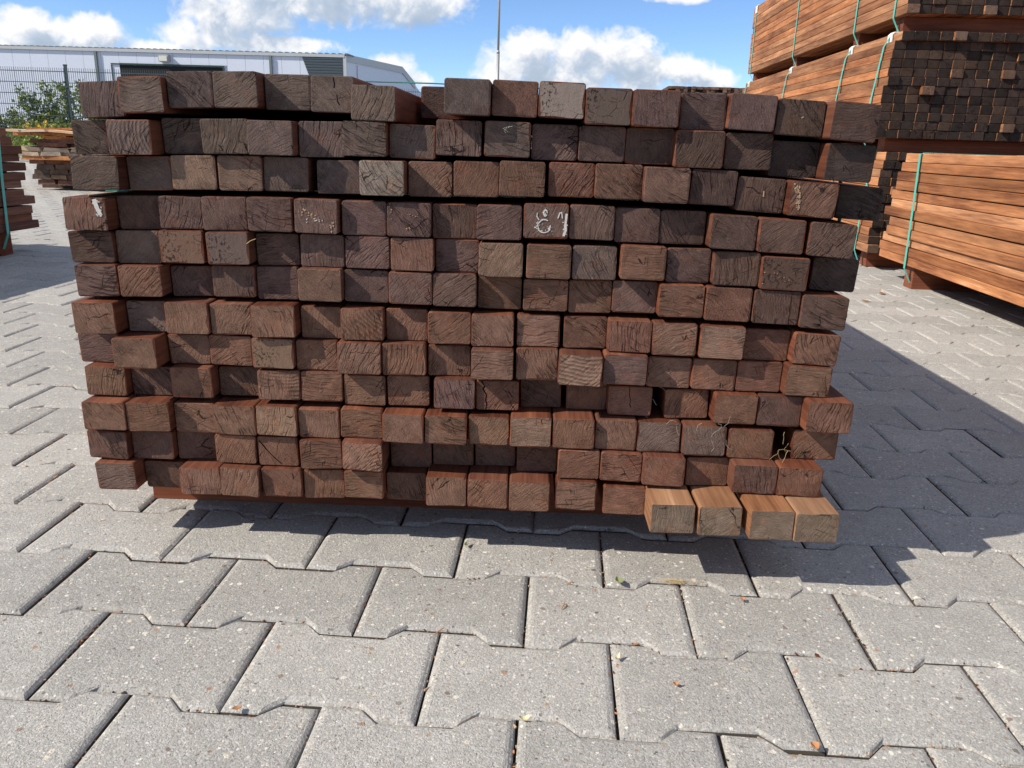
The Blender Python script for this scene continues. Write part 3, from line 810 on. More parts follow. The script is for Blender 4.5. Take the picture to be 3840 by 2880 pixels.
# ------------------------------------------------------------------ the near pile: 12 rows of 17 timbers
PILE = [
 [(-3552,5899,549,425,33,0),(-2973,5960,569,424,23,15),(-2396,6040,553,420,19,5),(-1831,6055,548,421,15,5),(-1264,6053,563,421,5,-20),(-700,6045,548,432,-4,-20),(-144,5946,548,411,-5,0),(426,6051,575,432,2,-180),(1028,6039,548,408,-5,20),(1587,6041,548,408,-13,5),(2147,6036,548,408,-14,10),(2705,5979,548,415,-2,10),(3262,5970,551,416,-5,15),(3843,5958,548,425,4,-5),(4406,5962,548,409,-23,5),(4981,5918,555,408,-23,0),(5555,5883,554,428,-34,20)],
 [(-3748,5441,548,419,14,-10),(-3169,5457,552,418,18,15),(-2599,5491,562,432,9,-15),(-1981,5503,582,417,17,10),(-1397,5503,563,408,4,15),(-826,5505,559,429,9,-10),(-265,5525,548,414,0,0),(307,5510,579,408,-9,-15),(907,5570,561,421,-8,0),(1509,5571,560,417,-9,5),(2080,5553,565,423,-2,-10),(2659,5551,563,414,-3,-5),(3237,5541,576,423,-3,-10),(3823,5525,582,432,0,5),(4426,5517,562,424,0,-5),(5006,5441,582,422,-10,-15),(5597,5422,572,429,-19,10)],
 [(-3661,5012,567,416,10,15),(-3076,5022,577,423,17,-10),(-2455,5053,561,420,13,0),(-1857,5063,557,428,9,0),(-1285,5067,571,421,0,-5),(-618,5053,549,411,8,-10),(-22,5067,553,417,4,15),(542,5064,557,428,5,-10),(1132,5088,563,426,0,0),(1703,5110,561,420,-5,5),(2308,5114,565,413,-2,-5),(2888,5115,582,414,-2,0),(3465,5094,554,418,-8,10),(4043,5081,554,418,-14,0),(4630,5010,582,410,-25,-5),(5224,4981,569,414,-29,10),(5918,4940,572,408,-28,-30)],
 [(-3821,4508,552,408,3,20),(-3244,4522,582,429,13,-10),(-2663,4547,558,408,0,0),(-2080,4558,570,422,9,3),(-1473,4572,564,422,0,10),(-879,4571,553,420,-2,10),(-285,4562,564,426,0,0),(301,4569,549,419,0,8),(863,4560,562,426,3,-5),(1436,4575,562,422,4,8),(2018,4610,559,425,4,5),(2589,4608,559,421,-7,0),(3156,4589,553,423,3,-5),(3723,4582,565,415,-4,-8),(4325,4559,571,408,-21,10),(4907,4536,562,411,-17,10),(5517,4507,559,408,-30,10)],
 [(-3876,4072,572,408,14,5),(-3289,4083,579,425,11,-3),(-2674,4116,576,421,7,5),(-2044,4127,548,416,17,10),(-1475,4104,563,415,12,-15),(-855,4124,569,416,-3,-5),(-254,4130,569,409,3,0),(336,4135,548,411,4,7),(898,4123,560,420,2,-7),(1470,4115,555,422,0,12),(2073,4112,559,424,-3,10),(2651,4110,559,423,0,0),(3256,4140,563,422,-8,8),(3834,4115,548,429,5,-3),(4412,4111,571,419,-3,7),(4998,4079,582,412,-13,10),(5701,4048,582,416,-27,-20)],
 [(-3829,3643,564,418,24,10),(-3244,3655,552,409,13,10),(-2675,3634,560,408,15,-20),(-2055,3676,570,414,11,-5),(-1483,3669,548,429,13,-10),(-864,3699,562,423,-3,10),(-285,3687,581,420,-3,-5),(312,3700,561,416,0,7),(880,3696,561,423,4,5),(1452,3659,566,421,-5,-10),(2049,3668,571,408,0,0),(2621,3664,555,426,8,-7),(3191,3682,568,411,0,-7),(3769,3680,575,416,-2,8),(4358,3662,576,428,-11,7),(4958,3647,572,424,-9,7),(5542,3610,567,419,-23,10)],
 [(-3838,3172,561,422,9,25),(-3267,3160,557,424,14,-5),(-2662,3186,582,425,15,10),(-2081,3191,554,418,12,5),(-1487,3207,582,427,13,15),(-912,3169,548,432,4,-8),(-327,3201,558,421,8,8),(238,3192,552,426,5,-7),(821,3200,558,420,3,8),(1383,3189,550,431,6,5),(1974,3195,561,426,3,-3),(2584,3191,560,427,3,-7),(3149,3194,554,417,0,8),(3723,3179,565,428,4,8),(4325,3175,561,430,-8,12),(4924,3131,577,418,0,-6),(5507,3133,566,408,-20,10)],
 [(-4014,2676,581,414,9,-10),(-3317,2729,573,412,15,30),(-2726,2727,582,418,12,-5),(-2136,2749,579,414,-5,0),(-1531,2760,556,412,3,10),(-964,2737,562,421,3,0),(-360,2758,569,432,-4,15),(222,2754,576,432,13,8),(805,2733,561,421,4,-5),(1395,2756,552,408,-2,16),(1975,2762,549,425,8,5),(2543,2755,563,408,-18,24),(3120,2766,565,409,-9,14),(3711,2706,565,417,-3,-5),(4287,2715,567,408,-16,0),(4873,2707,582,408,-6,-3),(5466,2709,580,408,-19,10)],
 [(-3897,2254,548,417,0,5),(-3323,2238,582,411,12,-10),(-2684,2293,569,429,11,8),(-2100,2277,578,408,9,-15),(-1483,2313,568,412,10,7),(-909,2313,561,415,4,3),(-331,2279,566,425,8,0),(259,2291,564,424,6,-3),(895,2308,548,420,2,7),(1464,2292,572,413,12,0),(2038,2282,548,411,20,-25),(2660,2276,548,408,5,-25),(3229,2288,576,409,0,-5),(3983,2269,579,408,18,-10),(4589,2290,565,408,-10,10),(5168,2276,571,413,-9,5),(5746,2284,569,421,3,25)],
 [(-3865,1815,577,408,4,25),(-3276,1813,582,418,11,20),(-2686,1783,576,427,9,5),(-2096,1810,582,432,7,15),(-1516,1828,563,426,0,15),(-946,1806,561,417,8,10),(-359,1834,567,414,-10,10),(225,1836,552,408,-4,22),(795,1830,561,408,-4,18),(1368,1821,548,411,3,10),(1930,1851,548,421,-2,15),(2501,1855,548,417,10,15),(3064,1842,548,427,-2,7),(3638,1833,575,427,7,5),(4230,1828,567,420,3,10),(4835,1813,582,408,-4,10),(5697,1812,582,416,8,0)],
 [(-3927,1353,575,408,4,14),(-3339,1343,582,408,7,4),(-2754,1323,568,417,10,-10),(-2131,1369,563,418,2,10),(-1543,1364,562,429,15,8),(-923,1374,566,425,16,14),(-328,1413,556,414,0,24),(246,1290,575,408,11,-26),(843,1355,567,408,9,-26),(1434,1355,564,408,10,-31),(2019,1354,556,408,8,-18),(2592,1418,555,412,0,14),(3158,1407,548,411,-5,14),(3719,1407,555,411,-4,21),(4319,1371,566,409,6,4),(4895,1399,570,408,2,30),(5472,1392,567,408,-7,30)],
 [(-3818,920,562,413,19,21),(-3235,871,578,408,12,-4),(-2631,897,571,412,15,18),(-2059,924,549,428,-9,21),(-1492,921,561,427,14,14),(-919,901,561,431,10,6),(-352,938,548,408,2,10),(209,866,559,423,6,-8),(804,928,554,432,0,16),(1374,928,551,432,0,16),(1946,926,549,432,5,18),(2576,979,548,432,2,18),(3233,934,573,408,7,16),(3815,946,570,408,11,66),(4422,948,556,418,11,66),(5052,975,556,408,9,76),(5614,975,548,408,10,76)],
]

Y0 = 0.14
PILE_RZ = math.radians(2.2)
BL = 2.4
BW, BH = 0.0566, 0.0422
WORN = [beam_mesh("timber", BW, BH, BL, (M_END, M_SIDE), 180 + k, rim=0) for k in range(10)]     # the weathered upper rows
VAR = [beam_mesh("timber", BW, BH, BL, (M_END, M_SIDE), 100 + k) for k in range(12)]
FRESH = [beam_mesh("timber", BW, BH, BL, (M_END, M_FRESH), 140 + k, skew=0.012) for k in range(2)]
STRIPED = [beam_mesh("timber", BW, BH, BL, (M_STRIPE, M_SIDE), 170 + k) for k in range(3)]
STRIPE_AT = {(7, 11), (6, 6), (10, 6), (10, 0), (0, 1), (1, 1), (5, 0), (8, 4)}
PITTED = beam_mesh("timber", BW, BH, BL, (M_PIT, M_SIDE), 160)

TONES = {  # words for the label, end-grain colour
 'gb': ("Grey-brown", (0.128, 0.092, 0.078)),
 'pg': ("Pale grey", (0.290, 0.235, 0.198)),
 'lt': ("Light tan", (0.220, 0.140, 0.100)),
 'tn': ("Tan-brown", (0.172, 0.098, 0.068)),
 'pb': ("Purplish brown", (0.118, 0.073, 0.063)),
 'wb': ("Warm brown", (0.150, 0.079, 0.053)),
 'rb': ("Reddish brown", (0.142, 0.068, 0.048)),
 'db': ("Dark brown", (0.084, 0.051, 0.041)),
 'nb': ("Very dark", (0.048, 0.035, 0.032)),
}
TONE_MAP = """
gb gb gb gb gb gb gb db gb wb pg gb pb pb pb db db
gb gb gb gb gb gb gb gb pb gb pb pb db db db nb nb
gb gb lt lt gb gb pg tn wb wb rb wb tn db db wb nb
tn db pb pb pb pb pb pb db pb pb pb db db db db db
db gb tn gb pb pb pb wb pb lt tn gb wb pb db db nb
pb wb pb pb pb tn pb pb pb wb wb wb pb wb rb db db
tn gb tn tn tn tn wb wb wb tn tn wb rb tn lt rb wb
pb tn tn wb lt wb tn wb wb tn tn lt pb tn wb rb tn
tn db wb db tn wb tn wb pb rb db rb rb rb wb db wb
tn wb tn tn lt tn wb tn tn tn lt wb tn gb gb wb wb
db db db wb wb wb tn db db db db rb rb rb wb db wb
gb db tn tn wb wb tn db tn wb tn tn wb lt lt lt lt
"""
TONE_MAP = [ln.split() for ln in TONE_MAP.strip().splitlines()]
ORD = ["first", "second", "third", "fourth", "fifth", "sixth", "seventh", "eighth", "ninth"]
def row_words(i):
    if i == 0: return "top row"
    if i == 11: return "bottom row"
    return (ORD[i] + " row down") if i < 6 else (ORD[11 - i] + " row up")
def col_words(j):
    if j == 0: return "leftmost"
    if j == 16: return "rightmost"
    if j == 8: return "middle one"
    return (ORD[j] + " from the left") if j < 8 else (ORD[16 - j] + " from the right")
SPECIAL = {
 (0, 6): "Grooved timber with a bare red flank, seventh from the left in the pile's top row",
 (0, 7): "Shadowed timber set far back beside the bare red flank, in the pile's top row",
 (0, 10): "Pale grey timber end with black pits, the lightest in the near pile's top row",
 (0, 11): "Olive-brown pitted timber end beside the pale grey pitted one in the pile's top row",
 (0, 5): "Grey-brown timber with a long split, sixth from the left in the pile's top row",
 (0, 1): "Timber end with dark curved grooves, second from the left in the pile's top row",
 (2, 6): "Palest smooth grey timber end, seventh from the left, third row down in the near pile",
 (2, 15): "Timber end with a pale torn splinter patch, third row down, second from the right",
 (3, 0): "Grooved timber end with a white chalk smear, leftmost in the pile's fourth row down",
 (3, 5): "Timber end flecked with pale splinters, sixth from the left in the fourth row down",
 (3, 7): "Timber end with orange scuffs, eighth from the left in the pile's fourth row down",
 (3, 10): "Timber end with white chalk writing in the fourth row down of the near pile",
 (4, 2): "Tan timber end with a black speckled edge, third from the left, fifth row down",
 (4, 3): "Black-flecked timber end, fourth from the left, fifth row down in the near pile",
 (7, 1): "Timber jutting out with orange top and flank, second from the left, fifth row up",
 (7, 4): "Deeply pitted light tan timber end, fifth from the left, fifth row up",
 (7, 11): "Timber end with bold pale growth-ring stripes jutting out of the fifth row up",
 (8, 9): "Timber end with a wide black crack from top to bottom, fourth row up",
 (11, 13): "Freshly cut timber jutting out, leftmost of the four fresh ones at the pile's foot",
 (11, 14): "Freshly cut timber jutting out, second from the left of the four at the pile's foot",
 (11, 15): "Freshly cut timber jutting out, third from the left of the four at the pile's foot",
 (11, 16): "Freshly cut timber jutting out furthest, rightmost of the four at the pile's foot",
}
PIT_AT = {(0, 10), (0, 11), (4, 2), (4, 3), (7, 4), (4, 15)}
GROOVE = {(0, 1): 1.0, (1, 1): 1.0, (1, 3): 1.0, (0, 6): 1.0, (3, 0): 1.0, (5, 0): 1.0, (7, 11): 1.0, (10, 0): 1.0, (6, 6): 1.0, (10, 6): 1.0, (3, 4): 1.0,
          (1, 13): 1.0, (5, 1): 0.9, (0, 8): 0.1, (0, 9): 0.1, (0, 10): 0.2, (0, 11): 0.1, (2, 8): 0.1, (2, 9): 0.1}
rt = random.Random(77)
GP = "timbers of the near pile"
ci, si = math.cos(PILE_RZ), math.sin(PILE_RZ)
beams = {}
for i in range(12):
    for j in range(17):
        x, z, w, h, roll, p = PILE[i][j]
        x, z, w, h, roll, p = x / 1e4, z / 1e4, w / 1e4, h / 1e4, roll / 10, p / 1000
        fresh = i == 11 and j >= 13
        me = FRESH[j % 2] if fresh else (PITTED if (i, j) in PIT_AT else STRIPED[(i + j) % 3] if (i, j) in STRIPE_AT else (WORN[rt.randrange(10)] if i < 6 and rt.random() < 0.8 else VAR[rt.randrange(12)]))
        o = link(bpy.data.objects.new("timber", me))
        o.location = (x, Y0 - p, z)
        o.rotation_euler = (0, -math.radians(roll), PILE_RZ)
        o.scale = (w / BW, 1.0, h / BH)
        words_, tint = TONES[TONE_MAP[i][j]]
        k = rt.uniform(0.92, 1.10)
        f = i / 11.0                                   # upper rows have weathered darker and greyer than the lower ones
        rowc = (0.100 + 0.064 * f, 0.073 + 0.015 * f, 0.065 - 0.005 * f)
        k *= 0.84 if i < 3 else (0.92 if i < 6 else 1.0)
        tint = tuple(t_ * 0.75 + r_ * 0.28 for t_, r_ in zip(tint, rowc))
        if fresh: tint = (0.165, 0.118, 0.086)
        o.color = (tint[0] * k, tint[1] * k * rt.uniform(0.98, 1.02), tint[2] * k * rt.uniform(0.96, 1.04), 0.1 if fresh else GROOVE.get((i, j), rt.choice((0.15, 0.35, 0.7, 1.0))))
        lab = SPECIAL.get((i, j)) or f"{words_} timber, {col_words(j)} in the {row_words(i)} of the near pile"
        tag(o, lab, "timber", GP, 'thing')
        beams[i, j] = o
def on_face(i, j, pts, width, mat, name, thick=0.0006, lift=0.0008):
    """a mark drawn on a timber's front face; pts in face units (-0.5..0.5)"""
    mb = MB()
    o = beams[i, j]
    co = [v.co for v in o.data.vertices][20:40]
    # the front plane's slope, so the mark lies on it
    A = [v.co for v in o.data.vertices][:20]
    fx = sum(q.x * q.y for q in A) / sum(q.x * q.x for q in A); fz = sum(q.z * q.y for q in A) / sum(q.z * q.z for q in A)
    for line in pts:
        p3 = [(u * BW, -lift + fx * u * BW + fz * v * BH, v * BH) for u, v in line]
        for a, b in zip(p3[:-1], p3[1:]):
            a, b = Vector(a), Vector(b)
            d = (b - a); L = d.length
            if L < 1e-5: continue
            t = d / L; nn = Vector((t.z, 0, -t.x)) * width / 2 * random.uniform(0.75, 1.25)
            vs = [a - nn - t * width * .2, b - nn + t * width * .2, b + nn + t * width * .2, a + nn - t * width * .2]
            vs += [q + Vector((0, lift * 2 + 0.001, 0)) for q in vs]
            mb.add(vs, [(0, 1, 2, 3), (7, 6, 5, 4), (0, 4, 5, 1), (1, 5, 6, 2), (2, 6, 7, 3), (3, 7, 4, 0)])
    return mb.build(name, mat, o)
def flecks(i, j, spots, n, size, mat, name, seed):
    """small irregular flakes scattered about the given face spots"""
    rd = random.Random(seed); o = beams[i, j]; mb = MB()
    A = [v.co for v in o.data.vertices][:20]
    fx = sum(q.x * q.y for q in A) / sum(q.x * q.x for q in A); fz = sum(q.z * q.y for q in A) / sum(q.z * q.z for q in A)
    for k in range(n):
        u, v, su, sv = spots[k % len(spots)]
        u = max(-.46, min(.46, rd.gauss(u, su))) * BW; v = max(-.45, min(.45, rd.gauss(v, sv))) * BH
        m = rd.randrange(5, 8); r = size * rd.uniform(0.4, 1.3)
        ring = [(u + math.cos(6.283 * q / m) * r * rd.uniform(0.4, 1.2) * rd.choice((0.5, 1.3)), v + math.sin(6.283 * q / m) * r * rd.uniform(0.4, 1.2)) for q in range(m)]
        mb.prism(ring, lambda p: (p[0], -0.0007 + fx * p[0] + fz * p[1], p[1]), lambda p: (p[0], 0.0006 + fx * p[0] + fz * p[1], p[1]))
    f = mb.build(name, mat, o); f['kind'] = 'stuff'
    return f
# chalk figure: a broken loop with a smaller loop on top, and strokes beside it
loop = [(-.04 + .14 * math.cos(t * .36 + 1.0) + .012 * math.sin(t * 2.1), -.14 + .19 * math.sin(t * .36 + 1.0)) for t in range(0, 16)]
top = [(-.02 + .04 * math.cos(t * .8), .24 + .09 * math.sin(t * .8)) for t in range(0, 8)]
on_face(3, 10, [loop], 0.0013, M_CHALK, "chalk_mark")
on_face(3, 10, [top], 0.0015, M_CHALK, "chalk_mark")
on_face(3, 10, [[(-.16, .04), (-.21, .14), (-.20, .24)]], 0.0012, M_CHALK, "chalk_mark")
on_face(3, 10, [[(.26, .10), (.30, .25), (.34, .26), (.36, .10)]], 0.0016, M_CHALK, "chalk_mark")
on_face(3, 10, [[(.45, .22), (.44, .05), (.43, -.10), (.44, -.26), (.40, -.40)]], 0.0028, M_CHALK, "chalk_smear")
flecks(3, 10, [(-.15, -.22, .05, .10), (.08, -.22, .05, .08), (.42, -.2, .03, .14), (-.02, .28, .03, .05)], 46, 0.0011, M_CHALK, "chalk_flecks", 1)
on_face(3, 0, [[(.26, .44), (.30, .22), (.36, .02)]], 0.0052, M_CHALK, "chalk_smear")
flecks(3, 0, [(.28, .3, .05, .10), (.36, .05, .03, .08)], 26, 0.0015, M_CHALK, "chalk_flecks", 2)
flecks(3, 5, [(-.26, .10, .10, .06), (-.06, .02, .06, .05), (.36, -.30, .05, .10)], 34, 0.0012, M_RESIN, "splinter_flecks", 3)
flecks(3, 5, [(.0, -.14, .10, .04)], 12, 0.0010, M_CHALK, "pale_flecks", 4)
flecks(3, 7, [(.0, -.10, .04, .14), (-.42, .15, .02, .12), (.12, .12, .08, .03)], 20, 0.0010, M_RESIN, "splinter_flecks", 5)
flecks(2, 15, [(-.38, .28, .03, .06), (-.33, .06, .03, .08), (-.27, -.18, .03, .10)], 44, 0.0016, M_RESIN, "splinter_flecks", 6)
flecks(4, 15, [(-.1, -.1, .25, .2)], 12, 0.0006, M_RESIN, "pale_flecks", 7)
on_face(0, 15, [[(.02, .0), (.05, .03)]], 0.0012, M_RESIN, "scuff")
on_face(2, 14, [[(.05, .12), (.06, -.04)]], 0.0014, M_RESIN, "scuff")
# the wide crack of one timber in the fourth row up
M_BLACK = simple_mat("crack_black", (0.006, 0.005, 0.005), 0.9, 0.0)
on_face(8, 9, [[(-.36, .49), (-.30, .30), (-.34, .22), (-.26, .02), (-.28, -.14), (-.25, -.32), (-.28, -.47)]], 0.0013, M_BLACK, "crack", lift=0.0003)
on_face(8, 12, [[(-.03, .48), (-.02, .2), (.02, .0), (.0, -.1), (.03, -.22)]], 0.0009, M_BLACK, "crack", lift=0.0003)
on_face(0, 5, [[(.02, .46), (.05, .30), (.04, .18)], [(.10, -.02), (.12, -.20), (.16, -.28)]], 0.0011, M_BLACK, "crack", lift=0.0003)
on_face(10, 4, [[(-.45, .35), (-.30, .08), (-.12, -.20), (.06, -.42)]], 0.0014, M_BLACK, "crack", lift=0.0003)

# laths between the layers, bearers and straps
GL = "laths between the layers of the near pile"
def pile_bar(name, label, cat, x0, x1, y, z0, z1, depth, mat, group=None, tilt=0.0):
    mb = MB(); mb.box((0, 0, 0), (x1 - x0, depth, z1 - z0))
    o = mb.build(name, mat); o.location = ((x0 + x1) / 2, y, (z0 + z1) / 2); o.rotation_euler = (0, tilt, math.radians(2.2))
    return tag(o, label, cat, group)
def gap_between(i):
    hi = [PILE[i][j][1] / 1e4 - PILE[i][j][3] / 2e4 for j in range(17)]
    lo = [PILE[i + 1][j][1] / 1e4 + PILE[i + 1][j][3] / 2e4 for j in range(17)]
    return sorted(hi)[3], sorted(lo)[-4]
for i, word, x1 in ((2, "upper", 0.60), (5, "middle", 0.632), (8, "lower", 0.60)):
    hi, lo = gap_between(i)
    c, t = (hi + lo) / 2, max(0.004, hi - lo - 0.0005)
    # the lath follows the sag of the layers towards its ends
    yl = 0.262 if i == 5 else 0.30
    tilt = 0.0
    if i == 5:
        c -= 0.0035; tilt = 0.0125; t = 0.0055
    pile_bar("lath", f"thin pale lath between timber layers at the {word} gap of the near pile", "lath", -0.46, x1, yl, c - t / 2, c + t / 2, 0.032, M_PALE, GL, tilt)
    pile_bar("lath", f"thin lath towards the rear end at the {word} gap of the near pile", "lath", -0.52, 0.53, 1.9, c - t / 2, c + t / 2, 0.032, M_PALE, GL)
GB = "bearers under the near pile"
pile_bar("bearer", "reddish wooden bearer under the front of the near timber pile", "bearer", -0.402, 0.585, 0.30, 0.0, 0.066, 0.07, M_BEARER, GB)
pile_bar("bearer", "wooden bearer under the rear end of the near timber pile", "bearer", -0.52, 0.56, 2.0, 0.0, 0.066, 0.07, M_BEARER, GB)
def pile_strap(y, r_top, label, zover):
    drift = lambda x, yy: x - (yy - Y0) * math.sin(PILE_RZ)
    L, Rr = [], []
    for i in range(11, r_top - 1, -1):
        a, b = PILE[i][0], PILE[i][16]
        L.append((drift((a[0] - a[2] / 2) / 1e4 - 0.0015, y), y, a[1] / 1e4))
        Rr.append((drift((b[0] + b[2] / 2) / 1e4 + 0.0015, y + 0.04), y + 0.04, b[1] / 1e4))
    # the tension pulls the strap straight over hollows
    def taut(pts, sgn):
        keep = [pts[0]]
        i = 0
        while i < len(pts) - 1:
            best = i + 1
            for k in range(i + 1, len(pts)):
                f = lambda q: pts[i][0] + (pts[k][0] - pts[i][0]) * (q[2] - pts[i][2]) / (pts[k][2] - pts[i][2])
                if all(sgn * (q[0] - f(q)) <= 0.0005 for q in pts[i + 1:k]):
                    best = k
            keep.append(pts[best]); i = best
        return keep
    L, Rr = taut(L, -1), taut(Rr, 1)
    tops = []
    for j in range(17):
        b = PILE[r_top][j]
        tops.append((drift(b[0] / 1e4, y + 0.04 * j / 16), y + 0.04 * j / 16, (b[1] + b[3] / 2) / 1e4 + 0.0012))
    hull = []
    for q in tops:
        while len(hull) > 1 and (hull[-1][2] - hull[-2][2]) * (q[0] - hull[-1][0]) <= (q[2] - hull[-1][2]) * (hull[-1][0] - hull[-2][0]):
            hull.pop()
        hull.append(q)
    e0 = (L[-1][0] + 0.002, y, hull[0][2] - 0.003); e1 = (Rr[-1][0] - 0.002, y + 0.04, hull[-1][2] - 0.003)
    pts = [(L[0][0] + 0.02, y, 0.055), (L[0][0] + 0.006, y, 0.066)] + L + [e0] + hull + [e1] + Rr[::-1] + [(Rr[0][0] - 0.006, y + 0.04, 0.066), (Rr[0][0] - 0.02, y + 0.04, 0.055)]
    mb = MB(); mb.strap(pts, (0, 1, 0), 0.014, 0.0009)
    return tag(mb.build("strap", M_STRAP), label, "strap", "straps of the near pile")
pile_strap(0.262, 0, "teal plastic strap stretched over the top of the near timber pile", 0)
st = pile_strap(0.345, 3, "teal plastic strap running through the upper gap of the near timber pile", 0)
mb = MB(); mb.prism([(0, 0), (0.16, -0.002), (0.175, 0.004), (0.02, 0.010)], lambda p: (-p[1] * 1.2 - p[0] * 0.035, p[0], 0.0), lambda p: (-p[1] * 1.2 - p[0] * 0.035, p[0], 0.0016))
o = mb.build("lit_strip", M_PALE); o.location = (-0.379, 0.128, 0.4718)  # added strip, stands in for sunlight on the timber's top face
tag(o, "long pale splinter lying in the upper gap on the near pile's leftmost timber", "lit_strip", kind='thing')
mb = MB(); mb.strap([(-0.405, 0.22, 0.4735), (-0.392, 0.221, 0.4745), (-0.374, 0.222, 0.4742)], (0, 1, 0), 0.014, 0.0012)
mb.build("strap_tail", M_STRAP, st)

# ------------------------------------------------------------------ strapped packs of timber
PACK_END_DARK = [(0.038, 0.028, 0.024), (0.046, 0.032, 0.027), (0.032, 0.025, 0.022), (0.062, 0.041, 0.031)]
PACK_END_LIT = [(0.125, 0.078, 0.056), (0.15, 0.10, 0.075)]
def pack_mesh(seed, L, h, w=0.0556):
    return beam_mesh("timber", w, h, L, (M_END, M_PACK), seed, chamfer=0.0015, corner=0.0035, skew=0.03, rim=0)
def timber_pack(label, group, x, y0, L, z0, rows, pitch, cols, seed, straps, row_dx=None, row_dy=None, keep=None, guard=True,
                bearer_z=None, ragged=0.0022, colw=0.0575, mats=None, flip=False, rz=0.0, bearer_mat=None, end_lit=0.07, bearers=None):
    """a strapped pack whose timbers run along +y from y0; its left edge is at x"""
    rd = random.Random(seed)
    root = empty("timber_pack", (x, y0, z0), rz); tag(root, label, "timber pack", group)
    h = pitch - 0.0012
    mm = [pack_mesh(seed * 10 + k, L, h) for k in range(6)]
    if mats:
        for m in mm:
            m.materials[1] = mats
    inner = MB()
    for r in range(rows):                      # r = 0 is the top row
        zc = (rows - 0.5 - r) * pitch
        dxr = (row_dx[r] if row_dx else 0.0); dyr = (row_dy[r] if row_dy else rd.gauss(0, 0.006))
        for c in range(cols):
            if keep and not keep(r, c):
                inner.box((dxr + (c + 0.5) * colw, L / 2 + dyr + 0.01, zc), (colw - 0.003, L - 0.02, h))
                continue
            o = bpy.data.objects.new("timber", mm[rd.randrange(6)])
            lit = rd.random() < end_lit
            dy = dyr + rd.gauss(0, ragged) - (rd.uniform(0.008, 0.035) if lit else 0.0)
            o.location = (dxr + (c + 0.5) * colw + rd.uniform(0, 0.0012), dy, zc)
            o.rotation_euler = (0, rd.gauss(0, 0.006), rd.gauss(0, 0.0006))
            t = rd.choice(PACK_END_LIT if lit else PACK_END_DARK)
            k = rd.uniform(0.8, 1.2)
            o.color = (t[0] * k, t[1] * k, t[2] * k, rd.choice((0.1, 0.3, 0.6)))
            link(o, root)
    if inner.v:
        inner.build("inner_timbers", mats or M_DULL, root)['kind'] = 'stuff'
    W, H = cols * colw, rows * pitch
    for sy in straps:
        dxm = min(row_dx) if row_dx else 0.0
        mb = MB(); e = 0.0035
        drop = -(bearer_z or 0.0) * 0.85
        rdx = row_dx or [0.0] * rows
        prof = [(min(rdx[:r + 2]) - e, sy + 0.004 * r / rows, (rows - 0.5 - r) * pitch) for r in (1, rows // 2, rows - 2)]
        run = min(rdx)
        prof = [(-e, sy, H - 0.005)] + prof + [(run - e, sy + 0.004, -0.004)]
        mb.strap([(run - e + 0.03, sy, drop)] + prof[::-1] + [(0.010, sy, H + 0.003), (W / 2, sy, H + 0.003), (W + e, sy, H), (W + e, sy, -0.004), (W - 0.03, sy, drop)], (0, 1, 0), 0.016, 0.0012)
        mb.build("strap", M_STRAP, root)
        if guard:
            mb = MB()
            mb.strap([(-0.005, sy, H - 0.055), (-0.0055, sy, H - 0.004), (0.004, sy, H + 0.0055), (0.05, sy, H + 0.006)], (0, 1, 0), 0.055, 0.005)
            mb.build("corner_guard", M_GUARD, root)
    if bearer_z:
        for sy in (bearers or straps):
            mb = MB(); mb.box((W / 2 + 0.01, sy + 0.02, -bearer_z / 2), (W - 0.05, 0.085, bearer_z - 0.002))
            mb.build("bearer", bearer_mat or M_BEARER, root)
    return root

XR = 1.755
GPK = "strapped timber packs in the yard"
SY = [0.13, 0.68, 1.90, 3.22]
shell = lambda rows, cmax: (lambda r, c: c < cmax or r == 0)
timber_pack("lowest strapped timber pack of the tall stack, resting on the paving", GPK, XR, 3.25, 3.35, 0.085, 12, 0.0401, 17, 3, SY, bearer_z=0.085, guard=False,
            row_dx=[0.012, 0.004, -0.002, -0.006, 0.0, -0.01, -0.014, -0.01, -0.006, -0.012, -0.016, -0.02])
timber_pack("middle strapped timber pack of the tall stack, with dark uneven beam ends", GPK, XR, 3.25, 3.35, 0.629, 12, 0.0396, 17, 4, SY, bearer_z=0.061,
            row_dx=[0.0, -0.022, -0.026, -0.030, -0.032, -0.030, -0.045, -0.045, -0.044, -0.048, -0.052, -0.062],
            row_dy=[0.0, 0.02, 0.022, 0.022, 0.022, 0.015, 0.02, 0.02, 0.015, 0.012, 0.01, 0.008])
timber_pack("topmost strapped timber pack of the tall stack, reaching out of the picture", GPK, XR, 3.25, 3.35, 1.177, 13, 0.0398, 17, 5, SY, bearer_z=0.071, end_lit=0.14, bearers=[0.12, 0.72, 1.95, 3.2])
timber_pack("timber pack standing behind the tall stack, with pale strap guards", GPK, XR + 0.02, 7.3, 3.2, 0.09, 24, 0.0402, 17, 6, [0.25, 1.6, 2.9], bearer_z=0.085, keep=lambda r, c: c < 2 or r < 2)
